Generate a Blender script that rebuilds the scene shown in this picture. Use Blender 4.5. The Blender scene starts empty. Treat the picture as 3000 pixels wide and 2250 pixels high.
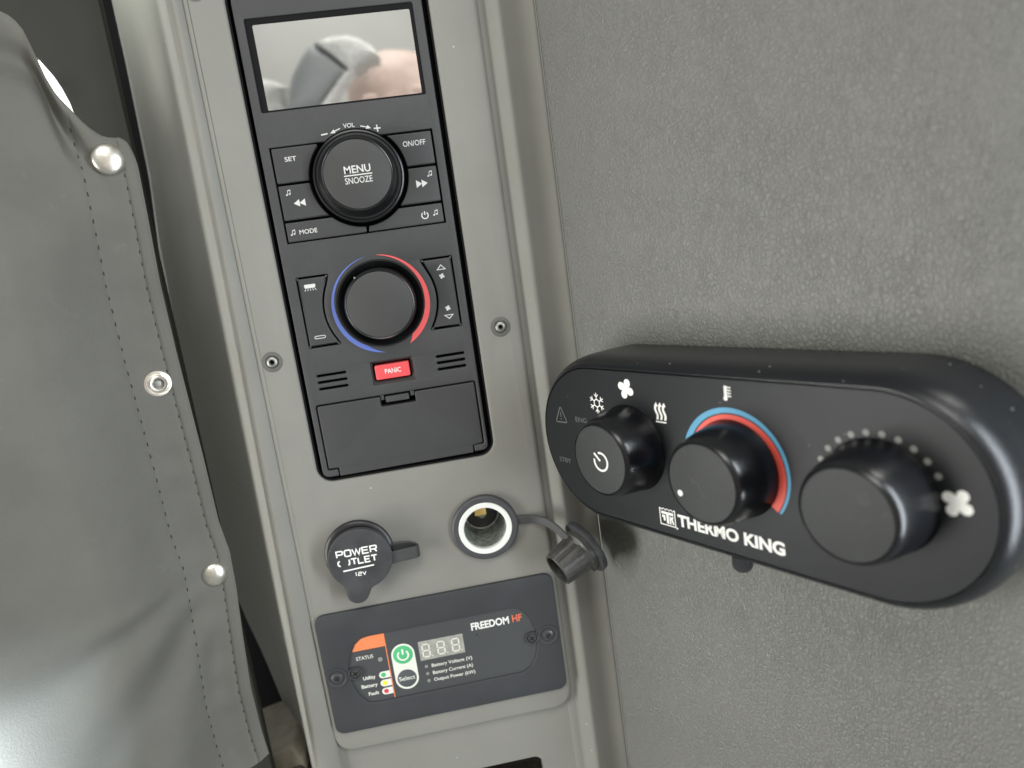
import bpy, bmesh, math, random
from mathutils import Matrix, Vector
from mathutils.geometry import tessellate_polygon

# ------------------------------------------------------------------ camera, world, lamps
# Everything is measured in centimetres in the frame of the console face: x right, y up, z out of the
# face towards the viewer.  wl() turns that into world metres (console x -> X, z -> -Y, y -> Z).
CM = 0.01
def wl(p): return Vector((p[0] * CM, -p[2] * CM, p[1] * CM))
def wd(d): return Vector((d[0], -d[2], d[1]))

scene = bpy.context.scene
COL = scene.collection

CAM_POS = (2.0006, -11.1524, 35.3930)
CAM_R = ((0.98198157, -0.13768657, 0.12943959),      # image right
         (-0.15845450, -0.97314971, 0.16694853),     # image down
         (0.10297753, -0.18445067, -0.97743213))     # forward
cam = bpy.data.cameras.new("camera")
cam_o = bpy.data.objects.new("camera", cam)
COL.objects.link(cam_o)
rx, ry, rz = wd(CAM_R[0]), -wd(CAM_R[1]), -wd(CAM_R[2])
m = Matrix((rx, ry, rz)).transposed().to_4x4()
m.translation = wl(CAM_POS)
cam_o.matrix_world = m
cam.sensor_width = 36.0
cam.lens = 2121.8 / 3000 * 36.0
cam.clip_start = 0.005
cam.clip_end = 50
cam.dof.use_dof = True
cam.dof.focus_distance = 0.335
cam.dof.aperture_fstop = 7.5
scene.camera = cam_o

world = bpy.data.worlds.new("World")
scene.world = world
world.use_nodes = True
bg = world.node_tree.nodes["Background"]
bg.inputs[0].default_value = (0.93, 0.96, 0.90, 1)
bg.inputs[1].default_value = 0.31

def area(name, pos, target, w, h, energy, color, spread=180):
    l = bpy.data.lights.new(name, 'AREA')
    l.shape = 'RECTANGLE'; l.size = w * CM; l.size_y = h * CM
    l.energy = energy; l.color = color; l.spread = math.radians(spread)
    o = bpy.data.objects.new(name, l); COL.objects.link(o)
    o.location = wl(pos)
    o.rotation_euler = (wl(target) - wl(pos)).to_track_quat('-Z', 'Y').to_euler()
    return o
area("cab_ceiling_light", (-2, 60, 68), (2, -16, 0), 60, 40, 3.7, (1.0, 0.985, 0.93))
area("windscreen_light", (-53, -27, 22), (8, -18, 5), 20, 44, 4.3, (1.0, 0.99, 0.95))
area("side_window_light", (36, -18, 40), (15, -20, 14), 5, 54, 2.7, (0.86, 0.93, 1.0))
area("curtain_glow_spot", (-31, -42, 27), (-24.6, -32.6, 6), 5, 5, 2.7, (0.80, 0.91, 1.0), 27)  # added narrow spot that makes the cool glow on the curtain's lower left
area("door_window_light", (-14.8, 8.5, -7.2), (-11, 2, -9.5), 1.2, 4, 0.045, (0.97, 1.0, 0.93), 150)
area("rear_wall_fill_light", (-10, 70, 84), (5, 10, 122), 40, 20, 3.2, (1.0, 1.0, 0.97))  # added lamp out of view, brightens the rear wall mirrored in the screen
area("face_fill_light", (44, 34, 26), (12, -16, 70), 16, 16, 1.5, (1.0, 0.97, 0.92), 100)  # added fill out of view, lights the mirrored person's face

vs = scene.view_settings
vs.view_transform = 'Standard'; vs.look = 'None'; vs.exposure = 0.12; vs.gamma = 1.0
vs.use_curve_mapping = False
scene.render.film_transparent = False

# ------------------------------------------------------------------ materials
MATS = {}
def mat(name, color, rough=0.5, metal=0.0, spec=0.5, grain=None, mottle=None, specks=None, leather=False,
        coat=0.0, emit=None, scratch=None):
    m = bpy.data.materials.new(name); m.use_nodes = True
    nt = m.node_tree; N = nt.nodes; L = nt.links
    b = N["Principled BSDF"]
    col = (*color, 1)
    b.inputs["Base Color"].default_value = col
    b.inputs["Roughness"].default_value = rough
    b.inputs["Metallic"].default_value = metal
    b.inputs["Specular IOR Level"].default_value = spec
    if coat:
        b.inputs["Coat Weight"].default_value = coat
        b.inputs["Coat Roughness"].default_value = 0.08
    if emit:
        b.inputs["Emission Color"].default_value = (*emit[:3], 1)
        b.inputs["Emission Strength"].default_value = emit[3]
    tc = N.new("ShaderNodeTexCoord")
    def noise(scale, detail=3, rough_=0.55, dist=0.0):
        n = N.new("ShaderNodeTexNoise"); n.inputs["Scale"].default_value = scale
        n.inputs["Detail"].default_value = detail; n.inputs["Roughness"].default_value = rough_
        n.inputs["Distortion"].default_value = dist
        L.new(tc.outputs["Object"], n.inputs["Vector"]); return n
    def ramp(src, a, b_, ca, cb):
        r = N.new("ShaderNodeValToRGB"); L.new(src, r.inputs[0])
        r.color_ramp.elements[0].position = a; r.color_ramp.elements[1].position = b_
        r.color_ramp.elements[0].color = ca; r.color_ramp.elements[1].color = cb; return r
    def mix(fac, a, b_):
        x = N.new("ShaderNodeMix"); x.data_type = 'RGBA'
        if isinstance(fac, float): x.inputs[0].default_value = fac
        else: L.new(fac, x.inputs[0])
        for s, v in ((6, a), (7, b_)):
            if isinstance(v, tuple): x.inputs[s].default_value = v
            else: L.new(v, x.inputs[s])
        return x.outputs[2]
    cur = col
    if mottle:                                   # (scale, amount): uneven tone of the surface itself
        n = noise(mottle[0], 5, 0.6)
        k = mottle[1]
        lo = tuple(c * (1 - k) for c in color) + (1,); hi = tuple(min(1, c * (1 + k)) for c in color) + (1,)
        r = ramp(n.outputs[0], 0.3, 0.7, lo, hi); cur = r.outputs[0]
    if scratch:                                  # (colour, threshold): rubbed, dusty patches
        n = noise(scratch[2] if len(scratch) > 2 else 140, 8, 0.7, 1.2)
        r = ramp(n.outputs[0], scratch[1], scratch[1] + 0.12, (0, 0, 0, 1), (1, 1, 1, 1))
        cur = mix(r.outputs[0], cur, (*scratch[0], 1))
    if specks:                                   # (colour, scale, threshold): bits of dust and lint
        v = N.new("ShaderNodeTexVoronoi"); v.inputs["Scale"].default_value = specks[1]
        mp = N.new("ShaderNodeMapping"); mp.inputs["Scale"].default_value = (1.0, 0.6, 1.4)
        mp.inputs["Rotation"].default_value = (0.3, 0.5, 0.7)
        L.new(tc.outputs["Object"], mp.inputs[0]); L.new(mp.outputs[0], v.inputs["Vector"])
        r = ramp(v.outputs["Distance"], specks[2] * 0.6, specks[2], (1, 1, 1, 1), (0, 0, 0, 1))
        sep = N.new("ShaderNodeSeparateColor"); L.new(v.outputs["Color"], sep.inputs[0])
        r2 = ramp(sep.outputs[0], 0.80, 0.82, (0, 0, 0, 1), (1, 1, 1, 1))
        mu = N.new("ShaderNodeMath"); mu.operation = 'MULTIPLY'
        L.new(r.outputs[0], mu.inputs[0]); L.new(r2.outputs[0], mu.inputs[1])
        cur = mix(mu.outputs[0], cur, (*specks[0], 1))
    if not isinstance(cur, tuple): L.new(cur, b.inputs["Base Color"])
    h = None
    if grain:                                    # (scale, strength, distance)
        n = noise(grain[0], 4, 0.65); h = n.outputs[0]
        bp = N.new("ShaderNodeBump"); bp.inputs["Strength"].default_value = grain[1]
        bp.inputs["Distance"].default_value = grain[2]
        L.new(h, bp.inputs["Height"]); L.new(bp.outputs[0], b.inputs["Normal"])
    if leather:                                  # embossed vinyl: pebbles, creases between them, fine pores
        mp = N.new("ShaderNodeMapping"); mp.inputs["Scale"].default_value = (1, 1, 0.62)
        mp.inputs["Rotation"].default_value = (0.5, 0.35, 0)
        wob = noise(150, 3, 0.6)
        add = N.new("ShaderNodeVectorMath"); add.operation = 'MULTIPLY_ADD'
        L.new(wob.outputs["Color"], add.inputs[0]); add.inputs[1].default_value = (0.0045, 0.0045, 0.0045)
        L.new(tc.outputs["Object"], add.inputs[2]); L.new(add.outputs[0], mp.inputs[0])
        v = N.new("ShaderNodeTexVoronoi"); v.feature = 'DISTANCE_TO_EDGE'; v.inputs["Scale"].default_value = 620
        L.new(mp.outputs[0], v.inputs["Vector"])
        r = ramp(v.outputs["Distance"], 0.0, 0.24, (0, 0, 0, 1), (1, 1, 1, 1))
        n1 = noise(330, 3, 0.5, 1.2); n2 = noise(1500, 2, 0.5)
        a1 = N.new("ShaderNodeMath"); a1.operation = 'MULTIPLY_ADD'
        L.new(n1.outputs[0], a1.inputs[0]); a1.inputs[1].default_value = 0.55; L.new(r.outputs[0], a1.inputs[2])
        a2 = N.new("ShaderNodeMath"); a2.operation = 'MULTIPLY_ADD'
        L.new(n2.outputs[0], a2.inputs[0]); a2.inputs[1].default_value = 0.15; L.new(a1.outputs[0], a2.inputs[2])
        n3 = noise(45, 3, 0.6)                   # the embossing is deeper in some places than in others
        r3 = ramp(n3.outputs[0], 0.32, 0.68, (0.55, 0.55, 0.55, 1), (1, 1, 1, 1))
        mu = N.new("ShaderNodeMath"); mu.operation = 'MULTIPLY'
        L.new(a2.outputs[0], mu.inputs[0]); L.new(r3.outputs[0], mu.inputs[1])
        n4 = noise(28, 2, 0.5)                   # slight waviness of the padding
        a3 = N.new("ShaderNodeMath"); a3.operation = 'MULTIPLY_ADD'
        L.new(n4.outputs[0], a3.inputs[0]); a3.inputs[1].default_value = 0.5; L.new(mu.outputs[0], a3.inputs[2])
        bp = N.new("ShaderNodeBump"); bp.inputs["Strength"].default_value = 0.70
        bp.inputs["Distance"].default_value = 0.00042
        L.new(a3.outputs[0], bp.inputs["Height"]); L.new(bp.outputs[0], b.inputs["Normal"])
    MATS[name] = m
    return m

M_CONS = mat("console_plastic", (0.224, 0.221, 0.199), 0.62, grain=(2600, 0.5, 0.0003), mottle=(16, 0.07), specks=((0.55, 0.53, 0.48), 90, 0.05))
M_WALL = mat("embossed_vinyl", (0.160, 0.162, 0.150), 0.53, leather=True, mottle=(14, 0.02))
M_PLATE = mat("radio_plastic", (0.047, 0.048, 0.049), 0.52, grain=(2600, 0.5, 0.0003), mottle=(60, 0.08))
M_BTN = mat("button_plastic", (0.043, 0.044, 0.045), 0.5, grain=(3000, 0.3, 0.0002), mottle=(60, 0.06))
M_BLACK = mat("black_recess", (0.004, 0.004, 0.005), 0.7, spec=0.2)
M_GLOSSB = mat("glossy_black", (0.010, 0.011, 0.012), 0.30, grain=(1500, 0.1, 0.0001))
M_RUB = mat("soft_black_knob", (0.030, 0.031, 0.032), 0.48, grain=(2600, 0.25, 0.0002), mottle=(80, 0.10))
M_KCAP = mat("knob_cap", (0.046, 0.047, 0.046), 0.55, grain=(3000, 0.3, 0.0002), mottle=(60, 0.08))
M_WHITE = mat("white_print", (0.80, 0.80, 0.77), 0.55)
M_WHITE2 = mat("button_print", (0.62, 0.62, 0.60), 0.55)
M_GREYP = mat("grey_print", (0.20, 0.20, 0.19), 0.6)
M_DIMP = mat("faint_print", (0.10, 0.105, 0.105), 0.6)
M_RED = mat("coral_red_print", (0.80, 0.115, 0.12), 0.5)
M_BLUE = mat("cold_blue_print", (0.125, 0.19, 0.56), 0.5)
M_PANIC = mat("red_button", (0.80, 0.085, 0.095), 0.45, grain=(2600, 0.15, 0.0002))
M_ACRED = mat("scale_red", (0.72, 0.085, 0.060), 0.5)
M_ACBLUE = mat("scale_blue", (0.07, 0.29, 0.47), 0.5)
M_AC = mat("control_box_plastic", (0.009, 0.010, 0.012), 0.26, 0, 0.4, grain=(2200, 0.3, 0.0002), specks=((0.42, 0.40, 0.36), 300, 0.10), mottle=(40, 0.15))
M_ACF = mat("control_face", (0.0105, 0.0115, 0.013), 0.40, 0, 0.20, grain=(2600, 0.3, 0.0002), specks=((0.20, 0.20, 0.19), 260, 0.07), mottle=(25, 0.12))
M_ACK = mat("control_knob_side", (0.006, 0.0065, 0.008), 0.24, 0, 0.5, grain=(2200, 0.2, 0.0002))
M_ACC = mat("control_knob_top", (0.020, 0.022, 0.022), 0.55, 0, 0.35, grain=(2600, 0.3, 0.0002), mottle=(40, 0.15), scratch=((0.045, 0.045, 0.042), 0.60, 110))
M_RUBBER = mat("outlet_rubber", (0.040, 0.041, 0.045), 0.55, mottle=(70, 0.35), grain=(1200, 0.3, 0.0003), scratch=((0.10, 0.10, 0.10), 0.60, 90))
M_RUBSTRAP = mat("rubber_strap", (0.046, 0.047, 0.048), 0.6, mottle=(80, 0.15))
M_COLLAR = mat("outlet_collar", (0.018, 0.018, 0.020), 0.36)
M_COLLAR2 = mat("outlet_rim", (0.060, 0.061, 0.066), 0.5, grain=(1800, 0.2, 0.0002), mottle=(90, 0.15))
M_RING = mat("white_ring", (0.86, 0.88, 0.84), 0.3, spec=0.6, coat=0.4)
M_STEEL = mat("socket_steel", (0.55, 0.58, 0.55), 0.42, metal=0.75, mottle=(350, 0.6), grain=(420, 0.8, 0.0006))
M_BRASS = mat("brass", (0.74, 0.50, 0.16), 0.38, metal=0.35)
M_SCREW = mat("screw_steel", (0.34, 0.34, 0.32), 0.48, metal=0.85)
M_SCREWD = mat("dark_screw", (0.10, 0.10, 0.104), 0.38, metal=0.6)
M_WASH = mat("grey_washer", (0.115, 0.113, 0.102), 0.55)
M_SNAP = mat("nickel_snap", (0.82, 0.79, 0.72), 0.34, metal=1.0, mottle=(130, 0.22), grain=(150, 0.18, 0.0010))
M_INV = mat("inverter_plate", (0.040, 0.042, 0.047), 0.55, grain=(2600, 0.3, 0.0002), mottle=(50, 0.10), specks=((0.18, 0.18, 0.18), 120, 0.05))
M_MEMB = mat("membrane", (0.060, 0.063, 0.066), 0.5, grain=(2600, 0.2, 0.0002))
M_ORANGE = mat("orange_print", (0.84, 0.24, 0.095), 0.5)
M_HF = mat("red_orange_print", (0.80, 0.17, 0.09), 0.5)
M_GREEN = mat("green_print", (0.085, 0.48, 0.20), 0.5)
M_YELLOW = mat("yellow_print", (0.80, 0.76, 0.05), 0.5)
M_FRED = mat("fault_red_print", (0.66, 0.055, 0.095), 0.5)
M_PALE = mat("pale_print", (0.76, 0.77, 0.70), 0.5)
M_LCD = mat("grey_display", (0.34, 0.34, 0.31), 0.45, mottle=(300, 0.2))
M_SEG = mat("display_segment", (0.72, 0.71, 0.62), 0.5)
M_LENS = mat("led_lens", (0.26, 0.26, 0.25), 0.3)
M_SELECT = mat("select_button", (0.085, 0.09, 0.093), 0.5)
M_CURT = mat("curtain_vinyl", (0.152, 0.150, 0.134), 0.72, spec=0.3, grain=(1100, 0.5, 0.0003), mottle=(22, 0.09), scratch=((0.175, 0.172, 0.154), 0.62, 60))
M_STITCH = mat("thread", (0.030, 0.028, 0.025), 0.8)
M_PILLAR = mat("dark_trim", (0.018, 0.0185, 0.0155), 0.65, grain=(1500, 0.3, 0.0002), mottle=(30, 0.12))
M_LEDGE = mat("beige_foam", (0.20, 0.185, 0.145), 0.8, mottle=(120, 0.2), grain=(500, 0.5, 0.0006))
M_BROWN = mat("dark_carpet", (0.050, 0.043, 0.036), 0.9, mottle=(300, 0.4), grain=(700, 0.8, 0.001))
M_SKY = mat("daylight", (0.8, 0.8, 0.8), 1.0, emit=(1.0, 1.0, 0.95, 1.6))
M_REAR = mat("pale_headliner", (0.62, 0.62, 0.60), 0.9, mottle=(3, 0.10))
M_GLASSSCR = mat("screen_glass", (0.68, 0.68, 0.67), 0.028, metal=1.0)
M_SKIN = mat("skin", (0.62, 0.48, 0.43), 0.55, mottle=(40, 0.15))
M_CAPG = mat("grey_cloth", (0.34, 0.355, 0.37), 0.85, grain=(500, 0.4, 0.001))
M_FLEECE = mat("white_fleece", (0.86, 0.86, 0.84), 0.9, grain=(160, 0.9, 0.004), mottle=(120, 0.15))
M_CLEAR = mat("clear_lens", (0.03, 0.03, 0.033), 0.12)

# ------------------------------------------------------------------ mesh helpers (local cm, then a frame)
def frame(origin=(0, 0, 0), ax=(1, 0, 0), ay=(0, 1, 0), az=(0, 0, 1)):
    f = Matrix((ax, ay, az)).transposed().to_4x4(); f.translation = Vector(origin); return f
ID = frame()

class G:
    def __init__(s): s.v = []; s.f = []; s.flat = set()
    def add(s, vs_, fs):
        o = len(s.v); s.v += [tuple(p) for p in vs_]; s.f += [tuple(i + o for i in f) for f in fs]; return s
    def poly(s, loops, z):                      # flat cap of a polygon with holes, facing +z
        pts = [p for l in loops for p in l]
        tr = tessellate_polygon([[Vector((p[0], p[1], 0)) for p in l] for l in loops])
        fs = []
        for a, b, c in tr:
            A, B, C = pts[a], pts[b], pts[c]
            cr = (B[0] - A[0]) * (C[1] - A[1]) - (B[1] - A[1]) * (C[0] - A[0])
            if abs(cr) < 1e-12: continue
            fs.append((a, b, c) if cr > 0 else (a, c, b))
        s.flat.update(range(len(s.f), len(s.f) + len(fs)))
        return s.add([(p[0], p[1], z) for p in pts], fs)
    def wall(s, lo, hi, flip=False):            # quads between two equal loops of 3D points
        n = len(lo)
        fs = [(i, (i + 1) % n, n + (i + 1) % n, n + i) for i in range(n)]
        if flip: fs = [f[::-1] for f in fs]
        return s.add(list(lo) + list(hi), fs)
    def prism(s, out, z0, z1, bev=0.0, seg=3, top=True, bottom=False):
        out = ccw(out)
        levels = [(0.0, z0)]
        if bev > 0:
            for k in range(seg + 1):
                t = k / seg * math.pi / 2
                levels.append((bev * (1 - math.cos(t)), z1 - bev + bev * math.sin(t)))
        else: levels.append((0.0, z1))
        ls = [[(p[0], p[1], z) for p in (offset(out, -d) if d else out)] for d, z in levels]
        for a, b in zip(ls, ls[1:]): s.wall(a, b)
        if top: s.poly([[(p[0], p[1]) for p in ls[-1]]], levels[-1][1])
        if bottom:
            n0 = len(s.f); s.poly([out], z0); s.f[n0:] = [f[::-1] for f in s.f[n0:]]
        return s
    def plate(s, out, holes, z0, z1, bev=0.0, seg=3, hbev=None, hdepth=None):
        out = ccw(out); hb = bev if hbev is None else hbev
        def lv(b):
            if b <= 0: return [(0.0, z1)]
            return [(b * (1 - math.cos(k / seg * math.pi / 2)), z1 - b + b * math.sin(k / seg * math.pi / 2)) for k in range(seg + 1)]
        ls = [[(p[0], p[1], z0) for p in out]] + [[(p[0], p[1], z) for p in (offset(out, -d) if d else out)] for d, z in lv(bev)]
        for a, b in zip(ls, ls[1:]): s.wall(a, b)
        tops = [[(p[0], p[1]) for p in ls[-1]]]
        for h in holes:
            h = ccw(h)
            hs = [[(p[0], p[1], z0 if hdepth is None else hdepth) for p in h]] + [[(p[0], p[1], z) for p in (offset(h, d) if d else h)] for d, z in lv(hb)]
            for a, b in zip(hs, hs[1:]): s.wall(a, b, True)
            tops.append([(p[0], p[1]) for p in hs[-1]])
        return s.poly(tops, z1)
    def lathe(s, prof, c=(0, 0), n=72, close_top=True, close_bottom=False):
        rings = [[(c[0] + r * math.cos(2 * math.pi * k / n), c[1] + r * math.sin(2 * math.pi * k / n), z) for k in range(n)] for r, z in prof]
        o = len(s.v)
        for r in rings: s.v += r
        for i in range(len(rings) - 1):
            for k in range(n):
                a = o + i * n + k; b = o + i * n + (k + 1) % n
                s.f.append((a, b, b + n, a + n))
        if close_top: s.f.append(tuple(o + (len(rings) - 1) * n + k for k in range(n)))
        if close_bottom: s.f.append(tuple(o + n - 1 - k for k in range(n)))
        return s
    def strip(s, pts, w, z, closed=False, thick=0.0):   # flat printed line of width w
        n = len(pts); L, R = [], []
        for i in range(n):
            if closed: a, b, c = pts[i - 1], pts[i], pts[(i + 1) % n]
            else: a, b, c = pts[max(i - 1, 0)], pts[i], pts[min(i + 1, n - 1)]
            d1 = Vector((b[0] - a[0], b[1] - a[1])); d2 = Vector((c[0] - b[0], c[1] - b[1]))
            if d1.length < 1e-9: d1 = d2
            if d2.length < 1e-9: d2 = d1
            d1.normalize(); d2.normalize(); t = d1 + d2
            t = t.normalized() if t.length > 1e-6 else d1
            nn = Vector((-t.y, t.x)); k = 1 / max(0.45, abs(nn.dot(Vector((-d1.y, d1.x)))))
            hw = (w[i] if isinstance(w, (list, tuple)) else w) / 2
            L.append((b[0] + nn.x * hw * k, b[1] + nn.y * hw * k)); R.append((b[0] - nn.x * hw * k, b[1] - nn.y * hw * k))
        m_ = n if closed else n - 1
        vs_ = [(p[0], p[1], z) for p in L] + [(p[0], p[1], z) for p in R]
        s.add(vs_, [(i, n + i, n + (i + 1) % n, (i + 1) % n) for i in range(m_)])
        return s
    def disc(s, c, r, z, n=40):
        return s.poly([[(c[0] + r * math.cos(2 * math.pi * k / n), c[1] + r * math.sin(2 * math.pi * k / n)) for k in range(n)]], z)
    def ring(s, c, r0, r1, z, n=64):
        f = lambda r: [(c[0] + r * math.cos(2 * math.pi * k / n), c[1] + r * math.sin(2 * math.pi * k / n), z) for k in range(n)]
        return s.wall(f(r1), f(r0))
    def fill(s, pts, z): return s.poly([ccw(pts)], z)
    def box(s, x0, x1, y0, y1, z0, z1, bev=0.0):
        return s.prism([(x0, y0), (x1, y0), (x1, y1), (x0, y1)], z0, z1, bev, 2, bottom=True)
    def text(s, string, x0, x1, yb, cap, z, bold=0.0, skew=0.0, lower=False):
        cu = bpy.data.curves.new("lettering", 'FONT'); cu.body = string; cu.size = 1.0; cu.offset = bold
        cu.resolution_u = 4
        o = bpy.data.objects.new("lettering", cu); COL.objects.link(o)
        dg = bpy.context.evaluated_depsgraph_get(); dg.update()
        me = bpy.data.meshes.new_from_object(o.evaluated_get(dg))
        P = [v.co.copy() for v in me.vertices]
        F = [tuple(p.vertices) for p in me.polygons]
        nrm = [p.normal.z for p in me.polygons]
        bpy.data.objects.remove(o); bpy.data.meshes.remove(me); bpy.data.curves.remove(cu)
        xs = [p.x for p in P]; ax, bx = min(xs), max(xs)
        ys = CAPH + 2 * bold
        sx = (x1 - x0) / (bx - ax); sy = cap / ys
        V = [(x0 + (p.x - ax) * sx + skew * (p.y + bold) * sy, yb + (p.y + bold) * sy, z) for p in P]
        s.add(V, [f if k >= 0 else f[::-1] for f, k in zip(F, nrm)])
        return s

CAPH = 0.70
def _caph():
    global CAPH
    cu = bpy.data.curves.new("t", 'FONT'); cu.body = "H"; cu.size = 1.0
    o = bpy.data.objects.new("t", cu); COL.objects.link(o)
    dg = bpy.context.evaluated_depsgraph_get(); dg.update()
    me = bpy.data.meshes.new_from_object(o.evaluated_get(dg))
    CAPH = max(v.co.y for v in me.vertices)
    bpy.data.objects.remove(o); bpy.data.meshes.remove(me); bpy.data.curves.remove(cu)
_caph()

def signed(p): return sum(p[i - 1][0] * p[i][1] - p[i][0] * p[i - 1][1] for i in range(len(p))) / 2
def ccw(p):
    p = [tuple(q) for q in p]
    q = [p[0]]
    for a in p[1:]:
        if (a[0] - q[-1][0]) ** 2 + (a[1] - q[-1][1]) ** 2 > 1e-10: q.append(a)
    if (q[0][0] - q[-1][0]) ** 2 + (q[0][1] - q[-1][1]) ** 2 < 1e-10: q.pop()
    return q if signed(q) > 0 else q[::-1]
def offset(p, d):                               # outwards for d > 0 (ccw polygon)
    n = len(p); o = []
    for i in range(n):
        a, b, c = p[i - 1], p[i], p[(i + 1) % n]
        e1 = Vector((b[0] - a[0], b[1] - a[1])).normalized(); e2 = Vector((c[0] - b[0], c[1] - b[1])).normalized()
        n1 = Vector((e1.y, -e1.x)); n2 = Vector((e2.y, -e2.x))
        t = n1 + n2
        t = t.normalized() if t.length > 1e-6 else n1
        k = d / max(0.5, t.dot(n1))
        o.append((b[0] + t.x * k, b[1] + t.y * k))
    return o
def arc(c, r, a0, a1, n=16):
    return [(c[0] + r * math.cos(math.radians(a0 + (a1 - a0) * k / n)), c[1] + r * math.sin(math.radians(a0 + (a1 - a0) * k / n))) for k in range(n + 1)]
def circle(c, r, n=64): return arc(c, r, 0, 360, n)[:-1]
def rr(x0, x1, y0, y1, r, n=7):
    return arc((x1 - r, y0 + r), r, -90, 0, n) + arc((x1 - r, y1 - r), r, 0, 90, n) + arc((x0 + r, y1 - r), r, 90, 180, n) + arc((x0 + r, y0 + r), r, 180, 270, n)
def round_poly(pts, r, n=5):                    # round the corners of a polygon; r number or list
    pts = ccw(pts); N = len(pts); out = []
    for i in range(N):
        a, b, c = (Vector(pts[i - 1]), Vector(pts[i]), Vector(pts[(i + 1) % N]))
        rad = r[i] if isinstance(r, (list, tuple)) else r
        u, v = (a - b), (c - b); lu, lv_ = u.length, v.length
        if rad <= 0 or lu < 1e-6 or lv_ < 1e-6: out.append(tuple(b)); continue
        u.normalize(); v.normalize()
        ang = math.acos(max(-1, min(1, u.dot(v))))
        if ang > 3.0: out.append(tuple(b)); continue
        t = min(rad / math.tan(ang / 2), 0.49 * lu, 0.49 * lv_)
        p0, p1 = b + u * t, b + v * t
        for k in range(n + 1):
            s_ = k / n; q = p0 * (1 - s_) ** 2 + b * 2 * s_ * (1 - s_) + p1 * s_ ** 2
            out.append(tuple(q))
    return out

def mk(name, g, material, parent=None, fr=ID, angle=32, kind=None):
    me = bpy.data.meshes.new(name)
    me.from_pydata([wl(fr @ Vector(p)) for p in g.v], [], g.f)
    me.polygons.foreach_set('use_smooth', [k not in g.flat for k in range(len(g.f))])
    bm = bmesh.new(); bm.from_mesh(me)
    bmesh.ops.remove_doubles(bm, verts=bm.verts, dist=1e-6)
    bmesh.ops.dissolve_degenerate(bm, edges=bm.edges, dist=1e-7)
    bm.to_mesh(me); bm.free()
    me.materials.append(material)
    me.set_sharp_from_angle(angle=math.radians(angle))
    o = bpy.data.objects.new(name, me); COL.objects.link(o)
    if parent is not None:
        o.parent = parent; o.matrix_parent_inverse = Matrix.Translation(ROOT[parent]).inverted() if parent in ROOT else Matrix()
    if kind: o['kind'] = kind
    return o
ROOT = {}
def thing(name, label, cat, base, group=None):
    o = bpy.data.objects.new(name, None); COL.objects.link(o)
    o.empty_display_size = 0.01
    o.location = wl(base); ROOT[o] = wl(base)
    o['label'] = label; o['category'] = cat
    if group: o['group'] = group
    return o
def tag(o, label, cat, group=None):
    o['label'] = label; o['category'] = cat
    if group: o['group'] = group
    return o
PZ = 0.012                                       # thickness of printed ink above its surface

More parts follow.
